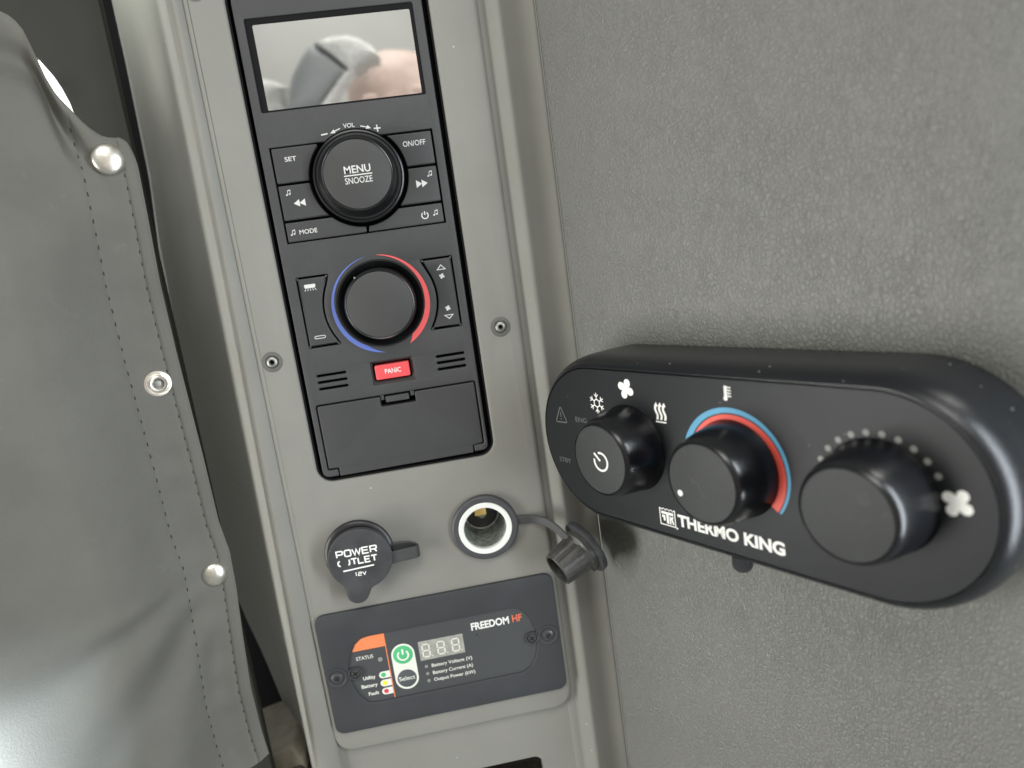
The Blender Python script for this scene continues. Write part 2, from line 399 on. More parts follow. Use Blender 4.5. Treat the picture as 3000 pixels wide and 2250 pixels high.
# ------------------------------------------------------------------ console tower
def lerp(tab, x):
    if x <= tab[0][0]: return tab[0][1]
    for (x0, y0), (x1, y1) in zip(tab, tab[1:]):
        if x <= x1: return y0 + (y1 - y0) * (x - x0) / (x1 - x0)
    return tab[-1][1]
def hexhole(c, r, n=6): return arc(c, r, 10, 370, n)[:-1]
OPEN = rr(-4.45, 4.40, -21.25, 1.75, 0.75)
PAD_Y = -36.1
SCREWS = ((-5.5, -14.93), (5.56, -14.91), (-5.6, 1.62), (5.6, 1.62))
LIP = [(-50, 2.0), (-39, 0.6), (-36, 0.25), (-33, -.2), (-31, -.45), (-25, -.55), (-14, -.5), (-8, -.35), (-4, -.1), (3, 0), (20, 0)]
def build_console():
    root = thing('sleeper_console', 'beige grey moulded plastic console column holding the radio and the outlets', 'console', (0, -45, -2))
    PAD = round_poly([(-6.25, PAD_Y), (6.62, PAD_Y), (6.62, 9), (-6.25, 9)], [1.15, 1.15, 0, 0], 8)
    SLOT = rr(-4.6, 4.5, -48, -38.95, 0.45)
    sock = [circle((-3.12, -25.12), 1.45), circle((3.32, -24.98), 1.45)]
    recess = rr(-6.06, 6.42, -34.86, -28.04, 0.55)
    sc = [circle(c, 0.30, 32) for c in SCREWS]
    g = G().plate(PAD, [OPEN] + sock + sc, -0.42, 0.0, 0.26, 5, hbev=0.10, hdepth=-1.3)
    mk('front_pad', g, M_CONS, root)
    base = [(-6.75, -52), (7.0, -52), (7.0, 9), (-6.75, 9)]
    g = G().plate(base, [SLOT, offset(ccw(OPEN), 0.06)] + [circle((-3.12, -25.12), 1.5), circle((3.32, -24.98), 1.5)] + [circle(c, 0.36, 32) for c in SCREWS], -1.2, -0.40, 0.0, 3, hbev=0.0)
    mk('backing_panel', g, M_CONS, root)
    g = G().box(-5.0, 5.0, -50, -38.6, -6, -5.9)
    for a, b in (((-4.9, -48.3), (4.8, -38.8)),):
        g.wall([(a[0], a[1], -6), (b[0], a[1], -6), (b[0], b[1], -6), (a[0], b[1], -6)], [(a[0], a[1], -1.1), (b[0], a[1], -1.1), (b[0], b[1], -1.1), (a[0], b[1], -1.1)], True)
    mk('storage_slot', g, M_BROWN, root)
    # left flank: rounded crease, sloping side and the outer lip, lofted from top to bottom (it leans out a little)
    def left(y):
        k = (1.3 - y) / 37.0; dx = -0.62 * max(0, min(1.15, k)) ** 1.5
        tail = max(0.0, (-31.5 - y)) * 0.13                                    # the lip runs out at the bottom
        dl = lerp(LIP, y)
        P = [(-6.05, -0.40), (-6.17, -0.16), (-6.30, -0.06), (-6.42 + dx * .8, 0.02), (-6.52 + dx, 0.05), (-6.61 + dx, 0.02), (-6.69 + dx, -0.12), (-6.78 + dx, -0.6),
             (-6.83 + dx * .97, -2.6), (-6.93 + dx * .92, -5.0), (-7.4 + dx * .55 + .2 * dl, -7.4), (-7.98 + dx * .3 + .4 * dl, -9.0), (-8.02 + dx * .3 + .4 * dl, -9.1), (-8.06 + dx * .3 + .4 * dl, -9.25), (-8.6 + .8 * dl, -10.6), (-8.98 + dl, -11.4),
             (-9.04 + dl, -11.8), (-9.07 + dl, -12.6), (-9.08 + dl, -15)]
        P = [(CAM_POS[0] + (x - CAM_POS[0]) * (CAM_POS[2] - min(z, 0)) / CAM_POS[2], z) for x, z in P]
        return [(x, y, z) for x, z in P]
    ys = [9 - i * 1.2 for i in range(51)]
    rows = [left(y) for y in ys]; n = len(rows[0]); g = G()
    g.v = [p for r in rows for p in r]
    g.f = [(i * n + k, i * n + k + 1, (i + 1) * n + k + 1, (i + 1) * n + k) for i in range(len(rows) - 1) for k in range(n - 1)]
    g.f = [f[::-1] for f in g.f]
    mk('side_flank', g, M_CONS, root, angle=70)
    # right border: groove, raised strip, sloped band, rounded lip at the wall
    P = [(6.3, -0.42), (6.56, -0.30), (6.74, -0.34), (6.88, -0.31), (7.0, -0.20), (7.16, -0.05), (7.38, 0.11), (7.49, 0.155), (7.60, 0.13), (7.74, 0.02), (7.95, -0.13), (8.25, -0.24), (8.6, -0.29), (8.9, -0.275), (9.1, -0.25), (9.19, -0.24), (9.26, -0.25), (9.295, -0.30), (9.31, -0.4), (9.31, -1.6)]
    g = G(); ys = [9, -20, -52]
    for y in ys: g.v += [(x, y, z) for x, z in P]
    n = len(P); g.f = [(i * n + k, (i + 1) * n + k, (i + 1) * n + k + 1, i * n + k + 1) for i in range(2) for k in range(n - 1)]
    mk('side_border', g, M_CONS, root, angle=50)
    for c in SCREWS:
        scr = mk('washer', G().lathe([(0.50, -0.02), (0.49, 0.01), (0.45, 0.025), (0.33, 0.03), (0.29, 0.0), (0.29, -0.12)], c, 40, False), M_WASH, root)
        h = G().lathe([(0.27, -0.14), (0.27, 0.02), (0.245, 0.085), (0.19, 0.125), (0.125, 0.135)], c, 40, False)
        h.wall([(p[0], p[1], -0.08) for p in circle(c, 0.115, 40)], [(p[0], p[1], 0.135) for p in circle(c, 0.125, 40)], True)
        mk('screw', h, M_SCREW, root)
        mk('hex_socket', G().disc(c, 0.118, -0.05, 6), M_BLACK, root)
    return root
build_console()

# ------------------------------------------------------------------ radio and heater control panel
KV = (0.02, -7.0); KT = (0.02, -12.93)
def note(g, c, s, z):                             # a pair of beamed quavers
    x, y = c
    for dx, dy in ((-0.42, -0.62), (0.42, -0.42)):
        g.poly([[(x + s * (dx + 0.30 * math.cos(t * math.pi / 8) ), y + s * (dy + 0.22 * math.sin(t * math.pi / 8))) for t in range(16)]], z)
    g.strip([(x - s * 0.2, y - s * 0.55), (x - s * 0.05, y + s * 0.55)], s * 0.14, z + 0.0006)
    g.strip([(x + s * 0.64, y - s * 0.35), (x + s * 0.74, y + s * 0.75)], s * 0.14, z + 0.0006)
    g.strip([(x - s * 0.07, y + s * 0.55), (x + s * 0.76, y + s * 0.78)], s * 0.26, z + 0.0012)
def power(g, c, r, w, z, rot=0.0, gap=38):
    g.strip(arc(c, r, 90 + gap + rot, 450 - gap + rot, 40), w, z)
    a = math.radians(90 + rot)
    g.strip([(c[0] + 0.12 * r * math.cos(a), c[1] + 0.12 * r * math.sin(a)), (c[0] + 1.28 * r * math.cos(a), c[1] + 1.28 * r * math.sin(a))], w * 1.05, z + 0.0006)
def fanicon(g, c, r, z, rot=0.0):
    for k in range(4):
        a = math.radians(90 * k + 45 + rot); b = a + 0.32
        cx, cy = c[0] + 0.56 * r * math.cos(a), c[1] + 0.56 * r * math.sin(a)
        pts = []
        for t in range(24):
            th = 2 * math.pi * t / 24
            lx, ly = 0.46 * r * math.cos(th), (0.385 + 0.05 * math.cos(th)) * r * math.sin(th)
            pts.append((cx + lx * math.cos(b) - ly * math.sin(b), cy + lx * math.sin(b) + ly * math.cos(b)))
        g.poly([ccw(pts)], z + 0.0004 * k)
    g.disc(c, 0.16 * r, z + 0.002, 16)

def build_radio():
    root = thing('radio_control_panel', 'tall black radio and heater control panel with screen, two knobs and small door', 'control panel', (0, -21, -1))
    # gap floor around the panel and the wells behind the buttons
    mk('housing', G().box(-4.9, 4.8, -21.7, 2.2, -1.9, -1.30), M_BLACK, root)
    mk('gasket', G().plate(offset(ccw(OPEN), -0.005), [offset(ccw(OPEN), -0.09)], -1.5, -0.12, 0.03, 2), M_BLACK, root)
    # faceplate outline with two feet embracing the door
    FP = [(-4.20, 1.50), (-4.20, -21.02), (-3.43, -21.02), (-3.43, -20.68), (-3.93, -20.68), (-3.93, -17.36), (3.93, -17.36), (3.93, -20.62), (3.40, -20.62), (3.40, -20.96), (4.10, -20.96), (4.10, 1.50)]
    FP = ccw(FP)
    rad = []
    for p in FP:
        if abs(p[1]) > 20.9 and abs(p[0]) > 4: rad.append(0.45)
        elif p[1] > 1: rad.append(0.55)
        elif abs(p[0]) > 3.9 and p[1] > -18: rad.append(0.16)
        elif abs(p[0]) > 3.9: rad.append(0.10)
        else: rad.append(0.05)
    FP = round_poly(FP, rad, 5)
    RH = 2.14
    a_r = math.degrees(math.asin((-5.27 - KV[1]) / RH)); a_l = a_r
    well = [(-3.78, -9.60), (3.70, -9.60), (3.70, -5.27)] + arc(KV, RH, a_r, 180 - a_l, 24) + [(-3.78, -5.27)]
    lightw = round_poly([(-3.71, -11.19)] + [(-2.16, -11.19)] + arc(KT, 2.66, 180 - 27, 180 + 31, 12) + [(-2.14, -14.58), (-3.71, -14.58)], 0.10, 3)
    fanw = round_poly([(3.72, -11.14), (2.13, -11.14)] + arc(KT, 2.66, 27, -31, 12) + [(2.13, -14.58), (3.72, -14.58)], 0.10, 3)
    scr = rr(-3.80, 3.67, -3.74, 0.25, 0.08, 4)
    panic = rr(-1.0, 1.09, -16.83, -15.68, 0.05, 3)
    slots = []
    for y in (-15.95, -16.275, -16.60): slots.append(rr(-3.61, -2.18, y - 0.062, y + 0.062, 0.061, 5))
    for y in (-15.90, -16.22, -16.54): slots.append(rr(2.2, 3.62, y - 0.068, y + 0.068, 0.067, 5))
    Z = -0.03
    dish = circle(KT, 2.08, 72)
    mk('faceplate', G().plate(FP, [well, lightw, fanw, scr, panic, dish] + slots, -0.32, Z, 0.06, 3, hbev=0.035), M_PLATE, root)
    # screen
    so = mk('screen', G().box(-3.50, 3.50, -3.65, 0.0, -0.30, -0.16), M_GLASSSCR, root)
    mk('screen_border', G().plate(rr(-3.84, 3.72, -3.78, 0.30, 0.05, 3), [rr(-3.50, 3.50, -3.652, 0.002, 0.06, 4)], -0.4, -0.10, 0.0, 2, hbev=0.02), M_BLACK, so)
    # buttons round the volume knob
    RB = 2.27; TOP = 0.0
    def btn(name, pts, label, bev=0.05):
        b = mk(name, G().prism(round_poly(pts, 0.05, 3), -0.6, TOP, bev, 3), M_BTN, root)
        if label: b['label'] = label
        return b
    def ang(y): return math.degrees(math.asin((y - KV[1]) / RB))
    L = -3.69; R_ = 3.61
    z = TOP + PZ
    b = btn('button', [(L, -6.88), (L, -5.33)] + [(-1.62, -5.33)] + arc(KV, RB, 180 - ang(-5.45), 180 - ang(-6.88), 8), 'button printed SET')
    mk('lettering', G().text("SET", -3.17, -2.64, -5.95, 0.20, z, 0.012), M_WHITE2, b)
    b = btn('button', [(L, -8.55), (L, -6.99)] + arc(KV, RB, 180 - ang(-6.99), 180 - ang(-8.55), 10), 'rewind button with a note sign')
    g = G(); note(g, (-3.30, -7.32), 0.155, z); mk('note_sign', g, M_WHITE2, b); g = G()
    for x in (-2.86, -2.60): g.fill([(x - 0.27, -7.83), (x, -7.66), (x, -7.99)], z + 0.0003 * x)
    mk('symbol', g, M_WHITE2, b)
    b = btn('button', [(L, -9.54), (L, -8.66)] + arc(KV, RB, 180 - ang(-8.66), 180 + 88, 14) + [(-0.07, -9.54)], 'mode button with a note sign')
    g = G(); note(g, (-3.42, -9.12), 0.155, z); mk('note_sign', g, M_WHITE2, b)
    g = G().text("MODE", -3.12, -2.30, -9.24, 0.20, z, 0.012)
    mk('lettering', g, M_WHITE2, b)
    b = btn('button', [(R_, -9.54), (0.03, -9.54)] + arc(KV, RB, -88, ang(-8.66), 14) + [(R_, -8.66)], 'power button with a note sign')
    g = G(); note(g, (3.25, -9.08), 0.155, z); mk('note_sign', g, M_WHITE2, b)
    g = G(); power(g, (2.75, -9.14), 0.15, 0.048, z)
    mk('power_sign', g, M_WHITE2, b)
    b = btn('button', [(R_, -8.55)] + arc(KV, RB, ang(-8.55), ang(-6.94), 10) + [(R_, -6.94)], 'fast forward button with a note sign')
    g = G(); note(g, (3.26, -7.28), 0.155, z); mk('note_sign', g, M_WHITE2, b); g = G()
    for x in (2.58, 2.84): g.fill([(x + 0.27, -7.68), (x, -7.50), (x, -7.85)], z + 0.0003 * x)
    mk('symbol', g, M_WHITE2, b)
    b = btn('button', [(R_, -6.83)] + arc(KV, RB, ang(-6.83), ang(-5.45), 8) + [(1.55, -5.36), (R_, -5.36)], 'button printed ON/OFF')
    mk('lettering', G().text("ON/OFF", 2.25, 3.30, -5.95, 0.24, z, 0.010), M_WHITE2, b)
    # volume knob
    c = KV
    k = mk('volume_knob', G().lathe([(2.10, -0.55), (2.10, 0.02), (2.06, 0.09), (2.0, 0.11), (1.93, 0.07), (1.84, 0.08), (1.74, 0.22), (1.68, 0.45), (1.655, 0.75), (1.63, 0.90), (1.585, 0.955), (1.545, 0.93)], c, 96, False), M_GLOSSB, root)
    mk('knob_cap', G().lathe([(1.53, 0.7), (1.53, 0.90), (1.515, 0.935), (1.48, 0.95)], c, 96), M_KCAP, k)
    zc = 0.95 + PZ
    def up(p, h=0.95, h0=1.2):                   # shift a point measured at height h0 to height h along the sight line
        f = (CAM_POS[2] - h) / (CAM_POS[2] - h0)
        return (CAM_POS[0] + (p[0] - CAM_POS[0]) * f, CAM_POS[1] + (p[1] - CAM_POS[1]) * f)
    a0, a1 = up((-0.53, -6.97)), up((0.65, -6.97))
    g = G().text("MENU", a0[0], a1[0], a0[1], 0.33, zc, 0.015)
    u0, u1 = up((-0.57, -7.06)), up((0.69, -7.06)); g.strip([u0, u1], 0.05, zc)
    s0, s1 = up((-0.56, -7.42)), up((0.66, -7.42)); g.text("SNOOZE", s0[0], s1[0], s0[1], 0.27, zc, 0.006)
    mk('lettering', g, M_WHITE2, k)
    g = G().text("VOL", -0.31, 0.21, -4.80, 0.19, Z + PZ, 0.008)
    zz = Z + PZ
    g.strip([(-1.36, -4.98), (-1.06, -4.95)], 0.06, zz)
    g.strip([(-0.90, -4.945), (-0.47, -4.79)], 0.045, zz); g.fill([(-0.95, -4.965), (-0.70, -4.965), (-0.76, -4.80)], zz + 0.001)
    g.strip([(0.46, -4.79), (0.86, -4.90)], 0.045, zz); g.fill([(0.93, -4.945), (0.68, -4.945), (0.79, -4.79)], zz + 0.001)
    g.strip([(1.05, -4.97), (1.36, -4.98)], 0.06, zz); g.strip([(1.20, -4.82), (1.21, -5.13)], 0.06, zz + 0.001)
    mk('lettering', g, M_WHITE2, root)
    # temperature knob in its dished seat
    c = KT
    mk('knob_seat', G().lathe([(2.10, -0.62), (2.085, -0.06), (2.02, -0.06), (1.9, -0.18), (1.75, -0.40), (1.70, -0.55), (0.6, -0.6)], c, 96), M_GLOSSB, root)
    k = mk('temperature_knob', G().lathe([(1.72, -0.5), (1.70, 0.2), (1.665, 0.75), (1.64, 0.90), (1.595, 0.96), (1.55, 0.935)], c, 96, False), M_GLOSSB, root)
    mk('knob_cap', G().lathe([(1.54, 0.7), (1.54, 0.90), (1.525, 0.94), (1.49, 0.955)], c, 96), M_KCAP, k)
    mk('pointer', G().disc((c[0] - 0.95, c[1] + 1.38), 0.045, 0.905, 12), M_GREYP, k)
    R0 = 2.335; C0 = (0.02, -12.96)
    def crescent(a0, a1, fn, n=60):
        o = []; i = []
        for t in range(n + 1):
            a = a0 + (a1 - a0) * t / n; w = fn(t / n)
            o.append((C0[0] + R0 * math.cos(math.radians(a)), C0[1] + R0 * math.sin(math.radians(a))))
            i.append((C0[0] + (R0 - w) * math.cos(math.radians(a)), C0[1] + (R0 - w) * math.sin(math.radians(a))))
        gg = G(); nn = len(o)
        gg.add([(p[0], p[1], Z + PZ) for p in o + i], [(q, nn + q, nn + q + 1, q + 1) if a1 < a0 else (q, q + 1, nn + q + 1, nn + q) for q in range(nn - 1)])
        return gg
    tri = lambda t, a, b, c_: a * (1 - 2 * t) + b * 2 * t if t < .5 else b * (2 - 2 * t) + c_ * (2 * t - 1)
    mk('cold_scale', crescent(100, 266, lambda t: (0.015 + 0.17 * math.sin(min(1, t / 0.75) * math.pi / 2) ** 1.3 + 0.07 * max(0, t - .35)) * (1 if t < 0.86 else max(0.02, (1 - t) / 0.14))), M_BLUE, root)
    mk('warm_scale', crescent(86, -63, lambda t: (0.015 + 0.215 * min(1, t / 0.55) ** 0.9 + 0.10 * max(0, t - .5)) * (1 if t < 0.93 else max(0.05, (1 - t) / 0.07))), M_RED, root)
    # lamp and fan rocker switches
    b = btn('lamp_switch', offset(ccw(lightw), -0.085), 'rocker switch with lamp signs', 0.05)
    g = G()
    g.fill(round_poly([(-3.36, -11.74), (-2.88, -11.74), (-2.84, -11.56), (-3.39, -11.56)], 0.05, 3), z)
    for q in range(5):
        x = -3.32 + q * 0.105; d = (q - 2) * 0.03
        g.strip([(x, -11.77), (x + d, -11.86)], 0.03, z)
    mk('symbol', g, M_WHITE2, b); g = G()
    g.strip(rr(-3.33, -2.83, -14.15, -14.03, 0.058, 5), 0.032, z, True)
    mk('symbol', g, M_WHITE2, b)
    b = btn('fan_switch', offset(ccw(fanw), -0.085), 'rocker switch with fan signs', 0.05)
    g = G()
    g.strip([(2.93, -11.74), (3.31, -11.74), (3.12, -11.53)], 0.045, z, True)
    fanicon(g, (3.10, -12.06), 0.13, z, 20); mk('symbol', g, M_WHITE2, b); g = G()
    g.strip([(2.95, -13.95), (3.35, -13.95), (3.15, -14.13)], 0.045, z, True); fanicon(g, (3.15, -13.62), 0.13, z, 20)
    mk('symbol', g, M_WHITE2, b)
    # panic button in its bevelled seat
    lo = rr(-0.90, 0.93, -16.68, -15.80, 0.04, 3); hi = rr(-1.0, 1.09, -16.83, -15.68, 0.05, 3)
    g = G().wall([(p[0], p[1], -0.30) for p in lo], [(p[0], p[1], -0.075) for p in hi], True)
    g.wall([(p[0], p[1], -0.7) for p in lo], [(p[0], p[1], -0.30) for p in lo], True)
    mk('button_seat', g, M_PLATE, root)
    b = mk('panic_button', G().prism(rr(-0.82, 0.85, -16.60, -15.885, 0.07, 4), -0.65, -0.05, 0.05, 3), M_PANIC, root)
    mk('lettering', G().text("PANIC", -0.35, 0.43, -16.34, 0.235, -0.05 + PZ, 0.012), M_WHITE, b)
    # little door
    D = [(-3.86, -17.43), (-0.82, -17.43), (-0.82, -17.93), (0.90, -17.93), (0.90, -17.43), (3.86, -17.43), (3.86, -20.55), (3.34, -20.62), (3.34, -21.0), (-3.37, -21.05), (-3.37, -20.62), (-3.86, -20.60)]
    d = mk('door', G().prism(round_poly(D, 0.06, 3), -0.6, -0.035, 0.05, 3), M_BTN, root)
    mk('latch', G().prism(rr(-0.55, 0.60, -17.76, -17.46, 0.04, 3), -0.55, -0.06, 0.03, 2), M_PLATE, d)
    mk('catch', G().prism(rr(-0.80, -0.62, -17.62, -17.37, 0.02, 2), -0.5, -0.12, 0.02, 2).prism(rr(0.68, 0.88, -17.62, -17.37, 0.02, 2), -0.5, -0.12, 0.02, 2), M_PLATE, d)
    return root
build_radio()

# ------------------------------------------------------------------ 12 V outlets
def at_h(p, h, h0):
    f = (CAM_POS[2] - h) / (CAM_POS[2] - h0)
    return (CAM_POS[0] + (p[0] - CAM_POS[0]) * f, CAM_POS[1] + (p[1] - CAM_POS[1]) * f)
def ribbon(path, width, thick, axis=(0, 1, 0)):   # band whose width lies along `axis`
    g = G(); n = len(path); ax = Vector(axis).normalized(); rings = []
    for i in range(n):
        a, b = Vector(path[max(i - 1, 0)]), Vector(path[min(i + 1, n - 1)])
        t = (b - a).normalized(); nn = t.cross(ax).normalized(); wx = nn.cross(t).normalized()
        p = Vector(path[i]); w = width / 2; h = thick / 2; c = min(0.35 * thick, 0.05)
        rings.append([p + wx * (w - c) + nn * h, p + wx * w + nn * (h - c), p + wx * w - nn * (h - c), p + wx * (w - c) - nn * h,
                      p - wx * (w - c) - nn * h, p - wx * w - nn * (h - c), p - wx * w + nn * (h - c), p - wx * (w - c) + nn * h])
    m_ = 8; g.v = [tuple(p) for r in rings for p in r]
    g.f = [(i * m_ + k, i * m_ + (k + 1) % m_, (i + 1) * m_ + (k + 1) % m_, (i + 1) * m_ + k) for i in range(n - 1) for k in range(m_)]
    g.f += [tuple(range(m_))[::-1], tuple((n - 1) * m_ + k for k in range(m_))]
    return g
def spline(pts, n=8):
    P = [Vector(p) for p in pts]; P = [P[0] * 2 - P[1]] + P + [P[-1] * 2 - P[-2]]; o = []
    for i in range(1, len(P) - 2):
        for k in range(n):
            t = k / n; a, b, c, d = P[i - 1], P[i], P[i + 1], P[i + 2]
            o.append(0.5 * ((2 * b) + (c - a) * t + (2 * a - 5 * b + 4 * c - d) * t * t + (3 * b - a - 3 * c + d) * t ** 3))
    return o + [P[-2]]

# squared stroke letters of the outlet cap (unit box 1 x 1)
GL = {'P': [[(0, 0), (0, 1), (0.85, 1), (1, .88), (1, .55), (.85, .43), (0.05, .43)]],
      'O': [[(.15, 0), (0, .14), (0, .86), (.15, 1), (.85, 1), (1, .86), (1, .14), (.85, 0), (.15, 0)]],
      'W': [[(-.05, 1), (.24, 0.02), (.5, .9), (.76, 0.02), (1.05, 1)]],
      'E': [[(1, 1), (0, 1), (0, 0), (1, 0)], [(.05, .52), (.9, .52)]],
      'R': [[(0, 0), (0, 1), (.85, 1), (1, .88), (1, .58), (.85, .46), (.05, .46)], [(.62, .42), (1, 0)]],
      'T': [[(-.08, 1), (1.08, 1)], [(.5, .95), (.5, 0)]],
      'L': [[(0, 1), (0, 0), (1, 0)]],
      '1': [[(.2, .86), (.55, 1), (.55, 0)]],
      '2': [[(0, 1), (.85, 1), (1, .88), (1, .62), (.85, .52), (.15, .52), (0, .4), (0, 0), (1, 0)]],
      'V': [[(0, 1), (.5, 0.02), (1, 1)]],
      '(': [[(.42, .96), (.1, .82), (0, .66), (0, .30), (.14, .12), (.42, .02)]],       # worn remains of an O
      'j': [[(.92, .98), (.92, .30), (.80, .10), (.62, .02)]]}                           # worn remains of a U
def strokes(g, ch, x, y, w, h, lw, z):
    for q, st in enumerate(GL[ch]):
        g.strip([(x + p[0] * w, y + p[1] * h) for p in st], lw, z + 0.0007 * q)

def build_outlet_closed():
    c = (-3.14, -25.13)
    root = thing('power_outlet', '12 volt power outlet with its black rubber cap closed and printed POWER OUTLET', 'power outlet', (c[0], c[1], -0.5))
    mk('collar', G().lathe([(1.72, -0.03), (1.735, 0.10), (1.70, 0.22), (1.60, 0.29), (1.48, 0.30), (1.42, 0.26), (1.38, 0.18), (1.38, 0.6)], c, 80, True), M_COLLAR, root)
    h = 1.0
    cc = (-3.05, -25.12); R = 1.575; tc = at_h((-3.37, -26.62), h, 1.5); tr = 0.55
    d = Vector((tc[0] - cc[0], tc[1] - cc[1])); base = math.degrees(math.atan2(d.y, d.x))
    def rad(a):                                   # outline in polar form: disc plus a filleted pull tab
        u = Vector((math.cos(math.radians(a)), math.sin(math.radians(a))))
        best = R; t = u.dot(d); s2 = tr * tr - (d.length_squared - t * t)
        if s2 > 0 and t > 0: best = max(best, t + math.sqrt(s2))
        return best
    raw = [rad(base + k * 2) for k in range(180)]
    for _ in range(14): raw = [max(raw[i], 0.25 * raw[i - 1] + 0.5 * raw[i] + 0.25 * raw[(i + 1) % 180]) if raw[i] < R + 0.6 else raw[i] for i in range(180)]
    out = [(cc[0] + raw[k] * math.cos(math.radians(base + 2 * k)), cc[1] + raw[k] * math.sin(math.radians(base + 2 * k))) for k in range(180)]
    cap = mk('cap', G().prism(out, h - 0.30, h, 0.07, 4, bottom=True).lathe([(1.3, 0.2), (1.3, h - 0.28)], c, 64, False), M_RUBBER, root)
    g = G(); z = h + PZ
    def row(s, x0, x1, y, hh, lw, ws=None):
        a = at_h((x0, y), h, 1.5); b = at_h((x1, y), h, 1.5); n = len(s); gap = 0.34
        W = [1.25 if ch == 'W' else (0.55 if ch == '1' else 1.0) for ch in s]
        tot = sum(W) + gap * (n - 1); u = (b[0] - a[0]) / tot; x = a[0]
        for ch, w in zip(s, W):
            strokes(g, ch, x, a[1], u * w, hh, lw, z); x += u * (w + gap)
    row("POWER", -4.03, -2.11, -24.63, 0.31, 0.072)
    row("(jTLET", -4.03, -2.17, -25.09, 0.29, 0.072)
    a, b = at_h((-3.86, -25.36), h, 1.5), at_h((-2.36, -25.30), h, 1.5); g.strip([a, b], 0.075, z)
    row("12V", -3.33, -2.80, -25.71, 0.17, 0.042)
    mk('lettering', g, M_WHITE, cap)
    p = spline([(-1.75, -25.22, 0.16), (-1.2, -25.22, 0.16), (-0.62, -25.28, 0.17), (-0.28, -25.36, 0.32), (-0.22, -25.38, 0.56), (-0.42, -25.36, 0.74), (-0.9, -25.36, 0.80), (-1.7, -25.40, 0.84)])
    mk('strap', ribbon(p, 0.62, 0.13), M_RUBSTRAP, root)
    return root
build_outlet_closed()

def build_outlet_open():
    c = (3.31, -24.96)
    root = thing('power_outlet', '12 volt power outlet standing open, bright ring around its empty socket', 'power outlet', (c[0], c[1], -4))
    mk('collar', G().lathe([(1.71, -0.03), (1.72, 0.14), (1.69, 0.24), (1.62, 0.29), (1.40, 0.30), (1.365, 0.28)], c, 80, False), M_COLLAR2, root)
    mk('ring', G().lathe([(1.37, 0.2), (1.37, 0.31), (1.34, 0.335), (1.12, 0.325), (1.095, 0.30), (1.09, 0.05)], c, 80, False), M_RING, root)
    g = G().lathe([(0.5, -2.2), (0.95, -2.2), (1.05, -2.0), (1.07, -1.4), (1.03, -1.3), (1.07, -1.2), (1.085, 0.06)], c, 80, False)
    g.f = [f[::-1] for f in g.f]
    bar = mk('barrel', g, M_STEEL, root)
    mk('socket_floor', G().disc(c, 0.9, -2.19, 48), M_COLLAR, bar)
    mk('contact', G().box(2.90, 3.50, -24.50, -23.92, -1.0, -0.40, 0.05), M_BRASS, bar)
    mk('centre_pin', G().lathe([(0.28, -2.2), (0.28, -1.9), (0.2, -1.8)], c, 24), M_SCREW, bar)
    p = spline([(4.85, -24.90, 0.12), (5.3, -24.92, 0.14), (5.85, -24.99, 0.20), (6.4, -25.10, 0.55), (6.85, -25.40, 1.0), (7.15, -25.72, 1.35), (7.35, -25.92, 1.5)])
    mk('strap', ribbon(p, 0.46, 0.14, (0.25, 1, 0.2)), M_RUBSTRAP, root)
    # cap hanging beside the socket, its hollow plug turned to the left
    fc = Vector((8.14, -26.38, 1.5)); mc = Vector((6.42, -27.07, 2.15))
    az = (mc - fc).normalized(); ay = Vector((0, 1, 0.3)); ax = ay.cross(az).normalized(); ay = az.cross(ax)
    F = frame(fc, ax, ay, az); Lh = (mc - fc).length
    fl = G().lathe([(1.30, -0.16), (1.42, -0.13), (1.45, 0.0), (1.42, 0.13), (1.28, 0.17), (0.9, 0.17)], (0, 0), 64, False, False)
    fl.add([(1.30 * math.cos(2 * math.pi * k / 64), 1.30 * math.sin(2 * math.pi * k / 64), -0.16) for k in range(64)], [tuple(range(64))[::-1]])
    cap = mk('cap', fl, M_RUBBER, root, F)
    pl = G()
    nseg = 72
    prof = [(1.12, 0.1), (1.12, 0.42), (1.02, 0.52), (0.97, 0.6), (0.86, Lh - 0.05), (0.82, Lh), (0.74, Lh - 0.02), (0.72, Lh - 0.2), (0.78, 0.4), (0.0, 0.35)]
    for r, z in prof:
        for k in range(nseg):
            a = 2 * math.pi * k / nseg
            rib = 0.0
            if 0.58 < z < Lh - 0.1 and r > 0.83: rib = 0.055 * (1 if (k % 9) < 5 else -1)
            pl.v.append(((r + rib) * math.cos(a), (r + rib) * math.sin(a), z))
    for i in range(len(prof) - 1):
        for k in range(nseg):
            a = i * nseg + k; b = i * nseg + (k + 1) % nseg; pl.f.append((a, b, b + nseg, a + nseg))
    mk('plug', pl, M_PLUG, cap, F)
    tip = [(-0.42, -1.25), (0.42, -1.25), (0.30, -1.55), (0.06, -1.93), (-0.06, -1.93), (-0.30, -1.55)]
    mk('pull_tab', G().prism(tip, -0.14, 0.10, 0.05, 2, bottom=True), M_RUBBER, cap, F)
    return root
M_PLUG = mat("scuffed_plug", (0.050, 0.049, 0.046), 0.42, mottle=(120, 0.4), scratch=((0.20, 0.175, 0.13), 0.60, 200), grain=(500, 0.5, 0.0006))
build_outlet_open()

